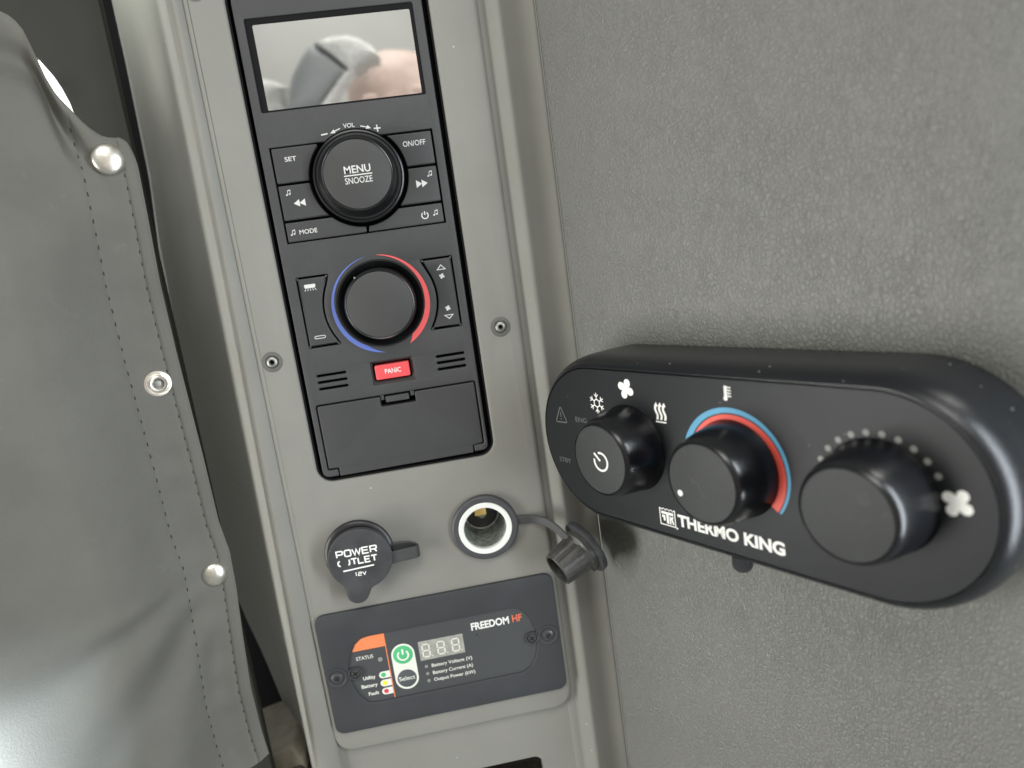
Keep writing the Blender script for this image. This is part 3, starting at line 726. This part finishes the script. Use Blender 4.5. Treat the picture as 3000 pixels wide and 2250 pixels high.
# ------------------------------------------------------------------ inverter display
def build_inverter():
    root = thing('inverter_display', 'dark slate inverter display plate with green power button and orange corner', 'display panel', (0, -34.8, 0))
    memb = [(-4.52, -30.36), (-4.30, -29.95), (-3.92, -29.68), (-3.5, -29.62), (0.2, -29.62), (3.9, -29.62), (4.34, -29.70), (4.66, -29.98), (4.92, -30.42), (5.10, -31.05), (5.15, -31.62), (5.08, -32.2), (4.92, -32.68), (4.62, -33.12), (4.12, -33.38), (0.2, -33.40), (-3.7, -33.40), (-4.12, -33.30), (-4.48, -32.85), (-4.72, -32.2), (-4.82, -31.5), (-4.72, -30.9)]
    memb = ccw(memb)
    mk('mounting_plate', G().plate(rr(-6.02, 6.40, -34.81, -28.08, 0.5), [memb], 0.0, 0.20, 0.06, 3, hbev=0.05), M_INV, root)
    zf = 0.09
    panel = mk('membrane', G().prism(offset(memb, 0.02), 0.0, zf, 0.0), M_MEMB, root)
    z = zf + 0.008
    # the orange corner follows the outline of the panel
    orange = [(-2.70, -29.68), (-3.5, -29.68), (-3.90, -29.74), (-4.24, -30.0), (-4.45, -30.39), (-2.70, -30.39)]
    g = G().fill(orange, z); g.strip([(-2.725, -30.39), (-2.725, -33.37)], 0.05, z)
    mk('orange_band', g, M_ORANGE, panel)
    for word, x0, x1, y, hh, bo in (("STATUS", -4.32, -3.44, -30.92, 0.20, 0.008), ("Utility", -4.16, -3.52, -32.08, 0.20, 0.022), ("Battery", -4.32, -3.48, -32.53, 0.20, 0.022), ("Fault", -4.02, -3.49, -33.0, 0.20, 0.022),
                                    ("Battery Voltage (V)", -0.57, 1.58, -32.09, 0.19, 0.014), ("Battery Current (A)", -0.57, 1.56, -32.51, 0.19, 0.014), ("Output Power (kW)", -0.57, 1.63, -32.91, 0.19, 0.014)):
        mk('lettering', G().text(word, x0, x1, y, hh, z, bo), M_PALE, panel)
    mk('title', G().text("FREEDOM", 1.78, 3.80, -30.49, 0.42, z, 0.034), M_WHITE, panel)
    mk('title', G().text("HF", 3.98, 4.49, -30.47, 0.40, z, 0.020), M_HF, panel)
    for y, m_ in ((-31.98, M_GREEN), (-32.45, M_YELLOW), (-32.92, M_FRED)):
        t = [(-2.755, y - 0.19)] + [(-2.755, y + 0.19)] + arc((-3.14, y), 0.19, 90, 270, 14)
        mk('status_tag', G().fill(t, z), M_PALE, panel)
        mk('status_light', G().disc((-3.10, y), 0.125, z + 0.004), m_, panel)
    mk('status_lens', G().lathe([(0.13, 0.08), (0.12, 0.13), (0.08, 0.15)], (-3.11, -31.08), 24), M_LENS, panel)
    for y in (-31.99, -32.41, -32.82): mk('indicator_lens', G().lathe([(0.095, 0.08), (0.085, 0.12), (0.05, 0.135)], (-0.84, y), 20), M_LENS, panel)
    px = -1.93
    pill = arc((px, -31.06), 0.605, 0, 180, 20) + arc((px, -32.44), 0.605, 180, 360, 20)
    mk('button_field', G().fill(pill, z), M_PALE, panel)
    b = mk('power_button', G().lathe([(0.51, 0.08), (0.51, 0.108), (0.49, 0.116)], (px, -31.07), 48), M_GREEN, panel)
    g = G(); power(g, (px, -31.09), 0.27, 0.095, 0.124, 0, 42); mk('power_sign', g, M_PALE, panel)
    b = mk('select_button', G().lathe([(0.50, 0.08), (0.50, 0.108), (0.48, 0.116)], (px, -32.43), 48), M_SELECT, panel)
    mk('select_lettering', G().text("Select", px - 0.42, px + 0.42, -32.52, 0.23, 0.124, 0.010), M_PALE, panel)
    mk('digit_display', G().box(-1.08, 1.28, -31.62, -30.54, 0.05, 0.104), M_LCD, panel)
    g = G()
    for x in (-0.72, 0.07, 0.84):
        w, h, y0, lw, sk = 0.36, 0.70, -31.44, 0.075, 0.0
        A = (x - w / 2, y0); B = (x + w / 2, y0); Cc = (x + w / 2, y0 + h / 2); D = (x + w / 2, y0 + h); E_ = (x - w / 2, y0 + h); F_ = (x - w / 2, y0 + h / 2)
        gp = 0.035
        for p, q in ((A, B), (F_, Cc), (E_, D)): g.strip([(p[0] + gp, p[1]), (q[0] - gp, q[1])], lw, 0.110)
        for p, q in ((A, F_), (F_, E_), (B, Cc), (Cc, D)): g.strip([(p[0], p[1] + gp), (q[0], q[1] - gp)], lw, 0.1106)
        g.disc((x + 0.30, y0), 0.035, 0.110, 10)
    mk('digits', g, M_SEG, panel)
    mk('pin_hole', G().disc((2.02, -30.78), 0.035, z, 10), M_BLACK, panel)
    for c, s in (((-5.42, -31.60), -1), ((5.74, -31.52), 1)):
        w = mk('screw_boss', G().lathe([(0.56, 0.19), (0.55, 0.24), (0.47, 0.255), (0.40, 0.22), (0.36, 0.08)], c, 44, False), M_INV, root)
        hd = G().lathe([(0.33, 0.06), (0.33, 0.14), (0.29, 0.24), (0.20, 0.285), (0.13, 0.29)], c, 40, False)
        hd.wall([(p[0], p[1], 0.12) for p in circle(c, 0.115, 40)], [(p[0], p[1], 0.29) for p in circle(c, 0.13, 40)], True)
        hs = mk('screw', hd, M_SCREWD, root)
        mk('hex_socket', G().disc(c, 0.12, 0.14, 6), M_BLACK, hs)
    for c in ((-4.48, -31.56), (4.87, -31.54)):
        w = mk('screw_boss', G().lathe([(0.36, 0.08), (0.36, 0.215), (0.33, 0.23), (0.28, 0.21), (0.26, 0.12)], c, 36, False), M_INV, root)
        s_ = mk('screw', G().lathe([(0.25, 0.1), (0.25, 0.15), (0.22, 0.185), (0.1, 0.20)], c, 30), M_SCREWD, root)
        g = G().strip([(c[0] - 0.13, c[1] - 0.08), (c[0] + 0.13, c[1] + 0.08)], 0.05, 0.204); g.strip([(c[0] + 0.08, c[1] - 0.13), (c[0] - 0.08, c[1] + 0.13)], 0.05, 0.2048)
        mk('cross_slot', g, M_BLACK, s_)
    return root
build_inverter()

# ------------------------------------------------------------------ vinyl wall at the right
WD = Vector((0.4919, 0, 0.8706)); WN = Vector((-0.8706, 0, 0.4919)); WJ = Vector((9.27, 0, -0.38))
WF = frame(WJ, WD, (0, 1, 0), WN)                # u along the wall, v up, w out of it
def build_wall():
    g = G(); prof = [(-0.10, -1.2), (-0.04, -0.25), (0.02, -0.08), (0.10, -0.02), (0.25, 0.0), (8, 0.0), (16, 0.0), (20.8, 0.0), (21.0, -0.1), (21.05, -1.2)]
    ys = [14, -8, -30, -56]
    for y in ys: g.v += [(u, y, w) for u, w in prof]
    n = len(prof); g.f = [(i * n + k, (i + 1) * n + k, (i + 1) * n + k + 1, i * n + k + 1) for i in range(3) for k in range(n - 1)]
    mk('wall', g, M_WALL, None, WF, 60, 'structure')
build_wall()

# ------------------------------------------------------------------ air conditioning control box
AX, AY, AZ = Vector((0.4919, 0, 0.8706)), Vector((0, 1, 0)), Vector((-0.8706, 0, 0.4919))
AF = frame((12.033, -20.015, 11.483), AX, AY, AZ)
def build_ac():
    root = thing('climate_control_box', 'black pill shaped climate control box with three knobs on the vinyl wall', 'control box', tuple(AF @ Vector((0, 0, -3.2))))
    uL, uR, vc = -7.27, 5.08, -0.04
    def stad(h, w, n=40, ul=uL, ur=uR):
        o = [(ul + h * math.cos(math.radians(90 + 180 * k / n)), vc + h * math.sin(math.radians(90 + 180 * k / n)), w) for k in range(n + 1)]
        return o + [(ur + h * math.cos(math.radians(-90 + 180 * k / n)), vc + h * math.sin(math.radians(-90 + 180 * k / n)), w) for k in range(n + 1)]
    prof = [(3.72, -3.66), (3.80, -3.2), (3.83, -2.2), (3.835, -1.3), (3.825, -1.0), (3.79, -0.72), (3.73, -0.48), (3.65, -0.29), (3.56, -0.15), (3.48, -0.07), (3.42, -0.035), (3.385, -0.035), (3.37, -0.07), (3.37, -0.2)]
    g = G(); ls = [stad(h, w) for h, w in prof]
    for a, b in zip(ls, ls[1:]): g.wall(a, b)
    mk('housing', g, M_AC, root, AF, 40)
    g = G(); a, b, c = stad(3.345, -0.2), stad(3.345, -0.04), stad(3.315, 0.0)
    g.wall(a, b); g.wall(b, c); g.poly([[(p[0], p[1]) for p in c]], 0.0)
    face = mk('faceplate', g, M_ACF, root, AF)
    z = PZ
    K1, K2, K3 = (-5.07, 0.06), (0.0, 0.0), (5.17, 0.0)
    H = 1.84
    def knob(name, c):
        k = mk(name, G().lathe([(1.84, -0.02), (1.83, 0.05), (1.80, 0.10), (1.77, 0.4), (1.72, 0.85), (1.66, 1.25), (1.61, 1.54), (1.57, 1.69), (1.515, 1.79), (1.455, 1.84), (1.435, 1.825)], c, 96, False), M_ACK, root, AF, 40)
        mk('knob_top', G().lathe([(1.42, 1.5), (1.42, 1.81), (1.40, 1.835), (1.36, 1.84)], c, 96), M_ACC, k, AF)
        return k
    k = knob('mode_knob', K1)
    g = G(); power(g, (-4.97, 0.0), 0.37, 0.085, H + PZ, 47, 30); mk('power_sign', g, M_WHITE, k, AF)
    k = knob('temperature_knob', K2)
    mk('pointer', G().disc((-0.97, -0.52), 0.115, H + PZ, 24), M_WHITE, k, AF)
    knob('fan_knob', K3)
    # temperature scale: two tapering arcs
    def band(c, fo, fi, a0, a1, n=80):
        gg = G(); o = []; i = []
        for t in range(n + 1):
            s_ = t / n; a = math.radians(a0 + (a1 - a0) * s_)
            o.append((c[0] + fo(s_) * math.cos(a), c[1] + fo(s_) * math.sin(a), z)); i.append((c[0] + fi(s_) * math.cos(a), c[1] + fi(s_) * math.sin(a), z))
        nn = n + 1
        return gg.add(o + i, [(q, nn + q, nn + q + 1, q + 1) if a1 < a0 else (q, q + 1, nn + q + 1, nn + q) for q in range(n)])
    mk('cold_scale', band(K2, lambda s_: 2.265, lambda s_: 1.97 + 0.21 * s_, 212, -36.5), M_ACBLUE, face, AF)
    mk('warm_scale', band(K2, lambda s_: 1.925 + 0.21 * s_, lambda s_: 1.86 - 0.02 * s_ - 0.10 * math.sin(s_ * math.pi) , 200, -37.5), M_ACRED, face, AF)
    for q in range(11):
        a = 2.43 + 0.242 * 2 - 0.242 * q
        mk('scale_dot', G().disc((K3[0] + 1.99 * math.cos(a), K3[1] + 1.99 * math.sin(a)), 0.105, z, 20), M_GREYP, face, AF)
    g = G(); fanicon(g, (7.40, 0.24), 0.43, z, 12); mk('fan_sign', g, M_WHITE, face, AF)
    g = G(); fanicon(g, (-5.0, 2.58), 0.43, z, 20); mk('fan_sign', g, M_WHITE, face, AF)
    # snowflake
    g = G(); c = (-6.83, 1.81); r = 0.44
    hexp = [(c[0] + 0.42 * r * math.cos(math.radians(30 + 60 * q)), c[1] + 0.42 * r * math.sin(math.radians(30 + 60 * q))) for q in range(6)]
    g.strip(hexp, 0.05, z, True)
    for q in range(6):
        a = math.radians(90 + 60 * q); u = (math.cos(a), math.sin(a))
        g.strip([(c[0] + 0.36 * r * u[0], c[1] + 0.36 * r * u[1]), (c[0] + 1.04 * r * u[0], c[1] + 1.04 * r * u[1])], 0.045, z + 0.001)
        for s_ in (-1, 1):
            b2 = a + s_ * 0.85; p = (c[0] + 0.64 * r * u[0], c[1] + 0.64 * r * u[1])
            g.strip([p, (p[0] + 0.36 * r * math.cos(b2), p[1] + 0.36 * r * math.sin(b2))], 0.04, z + 0.002 + 0.0005 * s_)
    mk('snowflake_sign', g, M_WHITE, face, AF)
    # rising heat
    g = G()
    for q in range(3):
        x = -3.44 + 0.20 * q
        pts = [(x + 0.05 * math.sin(t / 12 * 2 * math.pi), 1.46 + 0.58 * t / 12) for t in range(13)]
        g.strip(pts, 0.10, z + 0.0005 * q); g.fill([(x - 0.10, 2.0), (x + 0.10, 2.0), (x + 0.02, 2.17)], z + 0.002)
    g.strip([(-3.52, 1.37), (-2.98, 1.37)], 0.055, z); mk('heat_sign', g, M_WHITE, face, AF)
    # thermometer
    g = G(); g.strip([(-0.09, 2.62), (-0.07, 3.06)], 0.11, z); g.disc((-0.09, 2.60), 0.085, z + 0.001, 20)
    for q in range(4): g.strip([(-0.03, 2.70 + 0.105 * q), (0.15, 2.68 + 0.105 * q)], 0.045, z)
    mk('thermometer_sign', g, M_WHITE, face, AF)
    # warning triangle, faint words
    g = G(); g.strip(round_poly([(-9.76, 0.67), (-8.98, 0.69), (-9.34, 1.44)], 0.06, 3), 0.05, z, True)
    g.strip([(-9.36, 1.16), (-9.37, 0.93)], 0.05, z); g.disc((-9.37, 0.83), 0.035, z, 10)
    mk('warning_sign', g, M_DIMP, face, AF)
    mk('lettering', G().text("ENG", -8.37, -7.62, 0.82, 0.22, z), M_DIMP, face, AF)
    mk('lettering', G().text("STBY", -9.86, -9.06, -1.28, 0.22, z), M_DIMP, face, AF)
    # maker's mark and name
    g = G()
    u0, u1, v0, v1 = -3.82, -3.04, -2.99, -2.28
    saw = []
    for q in range(9): saw.append((u0 + (u1 - u0) * q / 8, v1 + (0.0 if q % 2 == 0 else -0.07)))
    g.strip([(u0, v1), (u0, v0), (u1, v0), (u1, v1)], 0.045, z); g.strip(saw, 0.035, z + 0.001)
    g.fill([(u0 + .08, v1 - .14), (u1 - .08, v1 - .14), (u1 - .08, v1 - .25), (u0 + .08, v1 - .25)], z)
    g.fill([(u0 + .33, v1 - .25), (u0 + .45, v1 - .25), (u0 + .45, v0 + .07), (u0 + .33, v0 + .07)], z)
    g.fill([(u0 + .10, v1 - .30), (u0 + .27, v1 - .30), (u0 + .27, v0 + .17), (u0 + .17, v0 + .17), (u0 + .17, v1 - .40), (u0 + .10, v1 - .40)], z)
    g.fill([(u0 + .49, v1 - .30), (u0 + .56, v1 - .30), (u0 + .56, v0 + .07), (u0 + .49, v0 + .07)], z)
    g.strip([(u1 - .10, v1 - .30), (u0 + .60, (v0 + v1) / 2 - .05), (u1 - .09, v0 + .08)], 0.085, z + 0.001)
    g.disc((-2.97, -3.02), 0.045, z, 12)
    mk('emblem', g, M_WHITE, face, AF)
    mk('lettering', G().text("THERMO KING", -2.90, 1.86, -2.885, 0.50, z, 0.040), M_WHITE, face, AF)
    # clear lens hanging from the underside
    F2 = AF @ frame((-0.52, vc - 3.80, -0.72), (1, 0, 0), (0, 0, 1), (0, -1, 0))
    lens = mk('indicator_lens', G().lathe([(0.40, -0.1), (0.40, 0.28), (0.36, 0.42), (0.26, 0.54), (0.12, 0.60)], (0, 0), 32), M_CLEAR, root, F2)
    mk('lens_core', G().lathe([(0.20, 0.45), (0.16, 0.62), (0.08, 0.64)], (0, 0), 20), M_LENS, lens, F2)
    return root
build_ac()

# ------------------------------------------------------------------ snap-on curtain at the left
TH = math.radians(22)
CF = frame((-9.75, 0, -0.5), (-math.cos(TH), 0, math.sin(TH)), (0, 1, 0), (math.sin(TH), 0, math.cos(TH)))   # a leftwards, b up, n out
EDGE = [(-36, 0.0), (-34.1, .13), (-31.5, .18), (-28.6, .0), (-26, -.2), (-24.1, -.26), (-22.4, -.08), (-19, -.04), (-16.6, .02), (-13.9, .09), (-10.6, .12), (-7.5, 0.0), (-5.3, -.06), (-4.4, 0), (3, 0)]
TOPB = [(0, -4.75), (.06, -4.42), (.18, -4.14), (.4, -3.98), (.86, -3.95), (1.15, -3.84), (1.43, -3.6), (1.75, -3.2), (2.08, -2.65), (2.38, -2.2), (2.6, -1.75), (2.81, -0.9), (2.97, 0.12), (3.15, 0.72), (3.44, 1.08), (3.9, 1.33), (5, 1.6), (14, 2.2)]
def sm(a, b, x):
    t = max(0.0, min(1.0, (x - a) / (b - a))); return t * t * (3 - 2 * t)
def fold(a, b):
    n = 0.0
    # cloth sags below the top edge
    tb = lerp(TOPB, a); d = tb - b
    n -= 1.1 * math.exp(-((d - 1.6) / 1.05) ** 2) * sm(1.0, 3.2, a)
    n += 0.05 * math.exp(-(d / 0.4) ** 2) * sm(0.8, 2.5, a)
    # pulls running from the lowest snap towards the lower left
    dx, dy = a - 0.1, -(b + 24.3); r = math.hypot(dx, dy)
    if dy > -0.5 and r > 0.2:
        ph = math.atan2(dy, max(dx, 1e-3))
        A = 0.22 * sm(1.3, 6.0, r) * sm(0.02, 0.30, ph) * (1 - 0.6 * sm(1.1, 1.5, ph))
        n += A * math.sin(ph * 12.0 + 0.25 * math.sin(r * 0.5) + 0.4)
    # cloth comes towards the viewer at the lower left
    n += 2.0 * sm(1.2, 5.6, a) * sm(-3.5, -9, b)
    n += 1.4 * sm(5.2, 11.5, a) * sm(-12, -30, b) + 0.30 * sm(3, 9, a) * math.sin(b * 0.32 + 0.6)
    # puckers of the hem between the seams
    n += 0.032 * math.sin(b * 3.1 + 0.7 * math.sin(b)) * math.exp(-((a - 1.4) / 0.7) ** 2)
    n += 0.05 * sm(0.62, 0.50, a)
    for s_ in (0.60, 2.22): n -= 0.035 * math.exp(-((a - s_) / 0.07) ** 2)
    n += 0.10 * math.sin(b * 0.55 + a * 0.4) * sm(2, 5, a)
    return n
def cur(a, b, up=0.0):                            # point on the cloth, frame coordinates
    return (a + lerp(EDGE, b), b, fold(a, b) + up)
def build_curtain():
    root = thing('privacy_curtain', 'grey vinyl curtain flap with stitched hem fastened by three metal snaps', 'curtain', tuple(CF @ Vector((0.5, -35.8, 0))))
    As = [0, .03, .08, .16, .28, .42, .50, .545, .58, .60, .62, .655, .72, .9, 1.1, 1.3, 1.5, 1.7, 1.9, 2.05, 2.12, 2.17, 2.20, 2.22, 2.24, 2.28, 2.36, 2.5, 2.7] + [2.9 + 0.2 * k for k in range(52)] + [13.6 + 0.5 * k for k in range(11)]
    NB = 190; g = G(); n = len(As)
    for j in range(NB + 1):
        t = j / NB
        for a in As:
            tb = lerp(TOPB, a); bb = -35.75 - 0.10 * a + 0.25 * math.exp(-((a - .1) / .4) ** 2)
            b = tb + (bb - tb) * t
            p = cur(a, b)
            # rolled edges
            e = 0.10 * (1 - sm(0, 0.16, a)) + 0.12 * (1 - sm(0, 0.25, tb - b))
            g.v.append((p[0], p[1], p[2] - e))
    g.f = [(j * n + k, j * n + k + 1, (j + 1) * n + k + 1, (j + 1) * n + k) for j in range(NB) for k in range(n - 1)]
    # back of the cloth and the visible edge
    o = len(g.v); g.v += [(p[0], p[1], p[2] - 0.16) for p in g.v[:o]]
    fr_ = list(g.f); g.f += [tuple(i + o for i in f)[::-1] for f in fr_]
    rim = [k for k in range(n)] + [j * n + n - 1 for j in range(1, NB + 1)] + [NB * n + k for k in range(n - 2, -1, -1)] + [j * n for j in range(NB - 1, 0, -1)]
    for a_, b_ in zip(rim, rim[1:] + rim[:1]): g.f.append((b_, a_, a_ + o, b_ + o))
    mk('cloth', g, M_CURT, root, CF, 60)
    # stitches
    rnd = random.Random(4)
    for a0 in (0.60, 2.22):
        g = G(); b = -5.0 if a0 < 1 else -3.4
        while b > -35.4:
            l = 0.17 + rnd.uniform(-.03, .03)
            P = [Vector(cur(a0 + rnd.uniform(-.012, .012), b - l * q / 3, 0.012 - (0.012 if q in (0, 3) else 0))) for q in range(4)]
            w = 0.034; o = len(g.v)
            for p in P: g.v += [(p.x - w, p.y, p.z - .012), (p.x - w * .4, p.y, p.z + .01), (p.x + w * .4, p.y, p.z + .01), (p.x + w, p.y, p.z - .012)]
            g.f += [(o + 4 * q + k + 1, o + 4 * q + k, o + 4 * q + 4 + k, o + 4 * q + 5 + k) for q in range(3) for k in range(3)]
            b -= l + 0.40
        mk('stitching', g, M_STITCH, root, CF)
    # snaps: two domed caps and one open ring
    def snapframe(a, b):
        p = Vector(cur(a, b)); return CF @ frame(p, (1, 0, 0), (0, 1, 0), (0, 0, 1))
    for a, b in ((1.09, -4.90), (0.86, -25.0)):
        R = 0.685 if b > -10 else 0.60
        pr = [(R, -0.06), (R * 1.01, 0.03)] + [(R * math.cos(t * math.pi / 16), 0.05 + 0.27 * math.sin(t * math.pi / 16)) for t in range(0, 8)] + [(0.02, 0.32)]
        mk('snap', G().lathe(pr, (0, 0), 56), M_SNAP, root, snapframe(a, b))
    F = snapframe(1.12, -15.12)
    s_ = mk('snap', G().lathe([(0.63, -0.05), (0.63, 0.04), (0.59, 0.09), (0.50, 0.10), (0.45, 0.075), (0.42, 0.085), (0.38, 0.20), (0.33, 0.23), (0.27, 0.22), (0.25, 0.05)], (0, 0), 56, False), M_SNAP, root, F)
    mk('stud', G().lathe([(0.26, 0.0), (0.26, 0.06), (0.18, 0.09), (0.14, 0.14), (0.08, 0.15)], (0, 0), 36), M_SCREW, s_, F)
    return root
build_curtain()

# ------------------------------------------------------------------ behind the curtain: dark pillar trim and the daylight gap
def build_pillar():
    hole = [(-14.68, 1.06), (-14.42, .62), (-14.14, .14), (-13.90, -.45), (-13.70, -1.15), (-13.62, -1.7), (-14.0, -2.6), (-15.0, -3.4), (-16.3, -3.0), (-16.6, -1.0), (-15.9, .6), (-15.2, 1.15)]
    out = [(-26, -60), (-11.2, -60), (-11.2, 12), (-26, 12)]
    g = G().plate(out, [hole], -5.4, -5.0, 0.15, 4, hbev=0.08)
    o = mk('pillar_trim', g, M_PILLAR); tag(o, 'dark olive grey trim panel behind the curtain, pierced by a bright gap', 'trim panel')
    o = mk('gap_shade_backing', G().box(-15.5, -8, -62, 14, -16.6, -16.0), M_BLACK, None, ID, 32, 'structure')  # added black sheet, its colour stands in for the deep shade of the gap
    o = mk('sky', G().box(-34, -10, -16, 16, -30.2, -30), M_SKY, None, ID, 32, 'structure')
    g = G()
    p = spline([(-14.55, -.35, -4.6), (-14.35, -.6, -4.55), (-14.15, -.95, -4.5), (-14.05, -1.25, -4.5), (-14.1, -1.5, -4.6)], 5)
    q = spline([(-14.6, -.3, -4.6), (-14.4, -.5, -4.5), (-14.15, -.68, -4.45)], 5)
    g = ribbon(p, 0.05, 0.05); h = ribbon(q, 0.05, 0.05); g.add(h.v, h.f)
    mk('rear_wall', G().box(-90, 110, -80, 110, 122, 124), M_REAR, None, ID, 32, 'structure')
    o = mk('loose_thread', g, M_BLACK); tag(o, 'loose dark thread hanging across the bright gap beside the curtain', 'thread')
build_pillar()

def build_ledge():
    root = thing('floor_ledge', 'small worn beige ledge at the foot of the console, dark carpet below it', 'ledge', (-9.4, -44, -2))
    g = G().prism(round_poly([(-15.5, -49.5), (-9.6, -49.5), (-9.6, -40.0), (-10.25, -39.1), (-11.0, -39.35), (-15.5, -40.3)], 0.35, 4), -12, -6.0, 0.2, 3)
    mk('edge_trim', g, M_LEDGE, root)
    g = G().prism(round_poly([(-13.0, -51.5), (-8.2, -51.5), (-9.1, -41.6), (-9.9, -40.4), (-10.7, -40.6), (-13.0, -41.6)], 0.25, 4), -7, -5.7, 0.15, 3)
    mk('carpet', g, M_BROWN, root)
build_ledge()

# ------------------------------------------------------------------ the photographer, seen only in the dead screen
def ellipsoid(g, c, r, rot=None, n=28, m_=18):
    M = rot or Matrix.Identity(3); o = len(g.v)
    for i in range(m_ + 1):
        ph = math.pi * i / m_
        for k in range(n):
            th = 2 * math.pi * k / n
            p = Vector((r[0] * math.sin(ph) * math.cos(th), r[1] * math.sin(ph) * math.sin(th), r[2] * math.cos(ph)))
            p = M @ p; g.v.append((c[0] + p.x, c[1] + p.y, c[2] + p.z))
    for i in range(m_):
        for k in range(n):
            g.f.append((o + i * n + k, o + (i + 1) * n + k, o + (i + 1) * n + (k + 1) % n, o + i * n + (k + 1) % n))
    return g
def mirror(xs, ys, z):                            # where a sight line bent at screen point (xs, ys) is at distance z
    f = (CAM_POS[2] + z) / CAM_POS[2]
    return (CAM_POS[0] + (xs - CAM_POS[0]) * f, CAM_POS[1] + (ys - CAM_POS[1]) * f, z)
def build_person():
    z = 73.0
    root = thing('person', 'person in grey cap with white fleece lining, mirrored in the dead radio screen', 'person', (8, -50, 78))
    # body: one continuous lofted figure: torso, neck, head leaning to the viewer's right
    hc = Vector(mirror(2.45, -4.75, z)); lean = Vector((0.45, 1.0, 0)).normalized()
    g = G(); rings = []
    spine = [(hc + Vector((10, -62, 14)), 18, 11), (hc + Vector((8, -40, 13)), 19, 11), (hc + Vector((5, -24, 11)), 20, 10), (hc + Vector((3.5, -17, 8)), 14, 8), (hc + Vector((2, -12.5, 5)), 6, 6), (hc + Vector((1.2, -8.5, 3)), 5.6, 6),
             (hc + Vector((.6, -6, 1)), 6.2, 7.2), (hc + Vector((.2, -2.5, 0)), 7.2, 8.6), (hc + Vector((0, 1.5, 0)), 7.4, 9.0), (hc + Vector((-.4, 5.5, .5)), 6.6, 8.2), (hc + Vector((-.8, 8.2, 1)), 4.6, 5.6), (hc + Vector((-1, 9.4, 1.2)), 1.2, 1.6)]
    n = 32
    for c, a, b in spine:
        for k in range(n):
            t = 2 * math.pi * k / n; g.v.append((c.x + a * math.cos(t), c.y, c.z + b * math.sin(t)))
    for i in range(len(spine) - 1):
        for k in range(n): g.f.append((i * n + k, (i + 1) * n + k, (i + 1) * n + (k + 1) % n, i * n + (k + 1) % n))
    ellipsoid(g, hc + Vector((-1.2, -1.0, -9.2)), (1.3, 2.2, 1.8), None, 16, 10)          # nose
    ellipsoid(g, hc + Vector((-3.8, 1.6, -7.6)), (1.5, .8, .8), None, 14, 8)
    ellipsoid(g, hc + Vector((2.4, 2.0, -7.9)), (1.5, .8, .8), None, 14, 8)
    ellipsoid(g, hc + Vector((-.6, -4.8, -7.4)), (2.4, .7, .8), None, 14, 8)
    mk('body', g, M_SKIN, root)
    for dx, dy in ((-3.6, 0.4), (2.6, 0.8)):
        g = G(); ellipsoid(g, hc + Vector((dx, dy, -8.0)), (1.1, .55, .6), None, 14, 8); mk('eye', g, M_CAPG, root)
    # cap: grey cloth side and white fleece turned up over the crown
    def patch(name, pts, mt, zz, bulge):
        P = [Vector(mirror(x, y, zz)) for x, y in pts]
        c = sum(P, Vector()) / len(P); gg = G(); rings_ = 6; m2 = len(P)
        for r in range(rings_):
            t = 1 - r / rings_; hgt = bulge * math.sqrt(max(0, 1 - t * t))
            gg.v += [tuple(c + (p - c) * t - Vector((0, 0, hgt))) for p in P]
        gg.v.append(tuple(c - Vector((0, 0, bulge))))
        for r in range(rings_ - 1):
            for k in range(m2): gg.f.append((r * m2 + k, r * m2 + (k + 1) % m2, (r + 1) * m2 + (k + 1) % m2, (r + 1) * m2 + k))
        top = len(gg.v) - 1
        for k in range(m2): gg.f.append(((rings_ - 1) * m2 + k, (rings_ - 1) * m2 + (k + 1) % m2, top))
        o2 = len(gg.v); gg.v += [tuple(p + Vector((0, 0, 4))) for p in P]
        for k in range(m2): gg.f.append(((k + 1) % m2, k, o2 + k, o2 + (k + 1) % m2))
        return mk(name, gg, mt, root)
    patch('cap_side', [(-1.14, -1.05), (-1.75, -1.7), (-2.18, -2.3), (-2.45, -3.0), (-2.62, -3.9), (-1.25, -3.9), (-.45, -3.1), (.36, -2.38), (-.4, -1.6)], M_CAPG, 60, 2.0)
    patch('cap_lining', [(-1.0, -1.06), (-.3, -.88), (.53, -.88), (1.1, -1.1), (1.56, -1.4), (1.85, -1.9), (1.35, -2.0), (.9, -2.25), (.36, -2.42), (-.3, -1.75)], M_FLEECE, 60.5, 2.5)
    patch('collar', [(-3.9, -2.2), (-3.0, -2.45), (-2.45, -2.75), (-2.6, -3.9), (-3.9, -3.9)], M_FLEECE, 64, 2.0)  # added white patch in place of the highlights at the screen's lower left
    patch('cap_edge', [(.30, -2.32), (.62, -2.30), (-.1, -2.95), (-.85, -3.9), (-1.35, -3.9), (-.55, -3.1)], M_FLEECE, 58.5, 1.0)
build_person()

print("objects", len(bpy.data.objects))
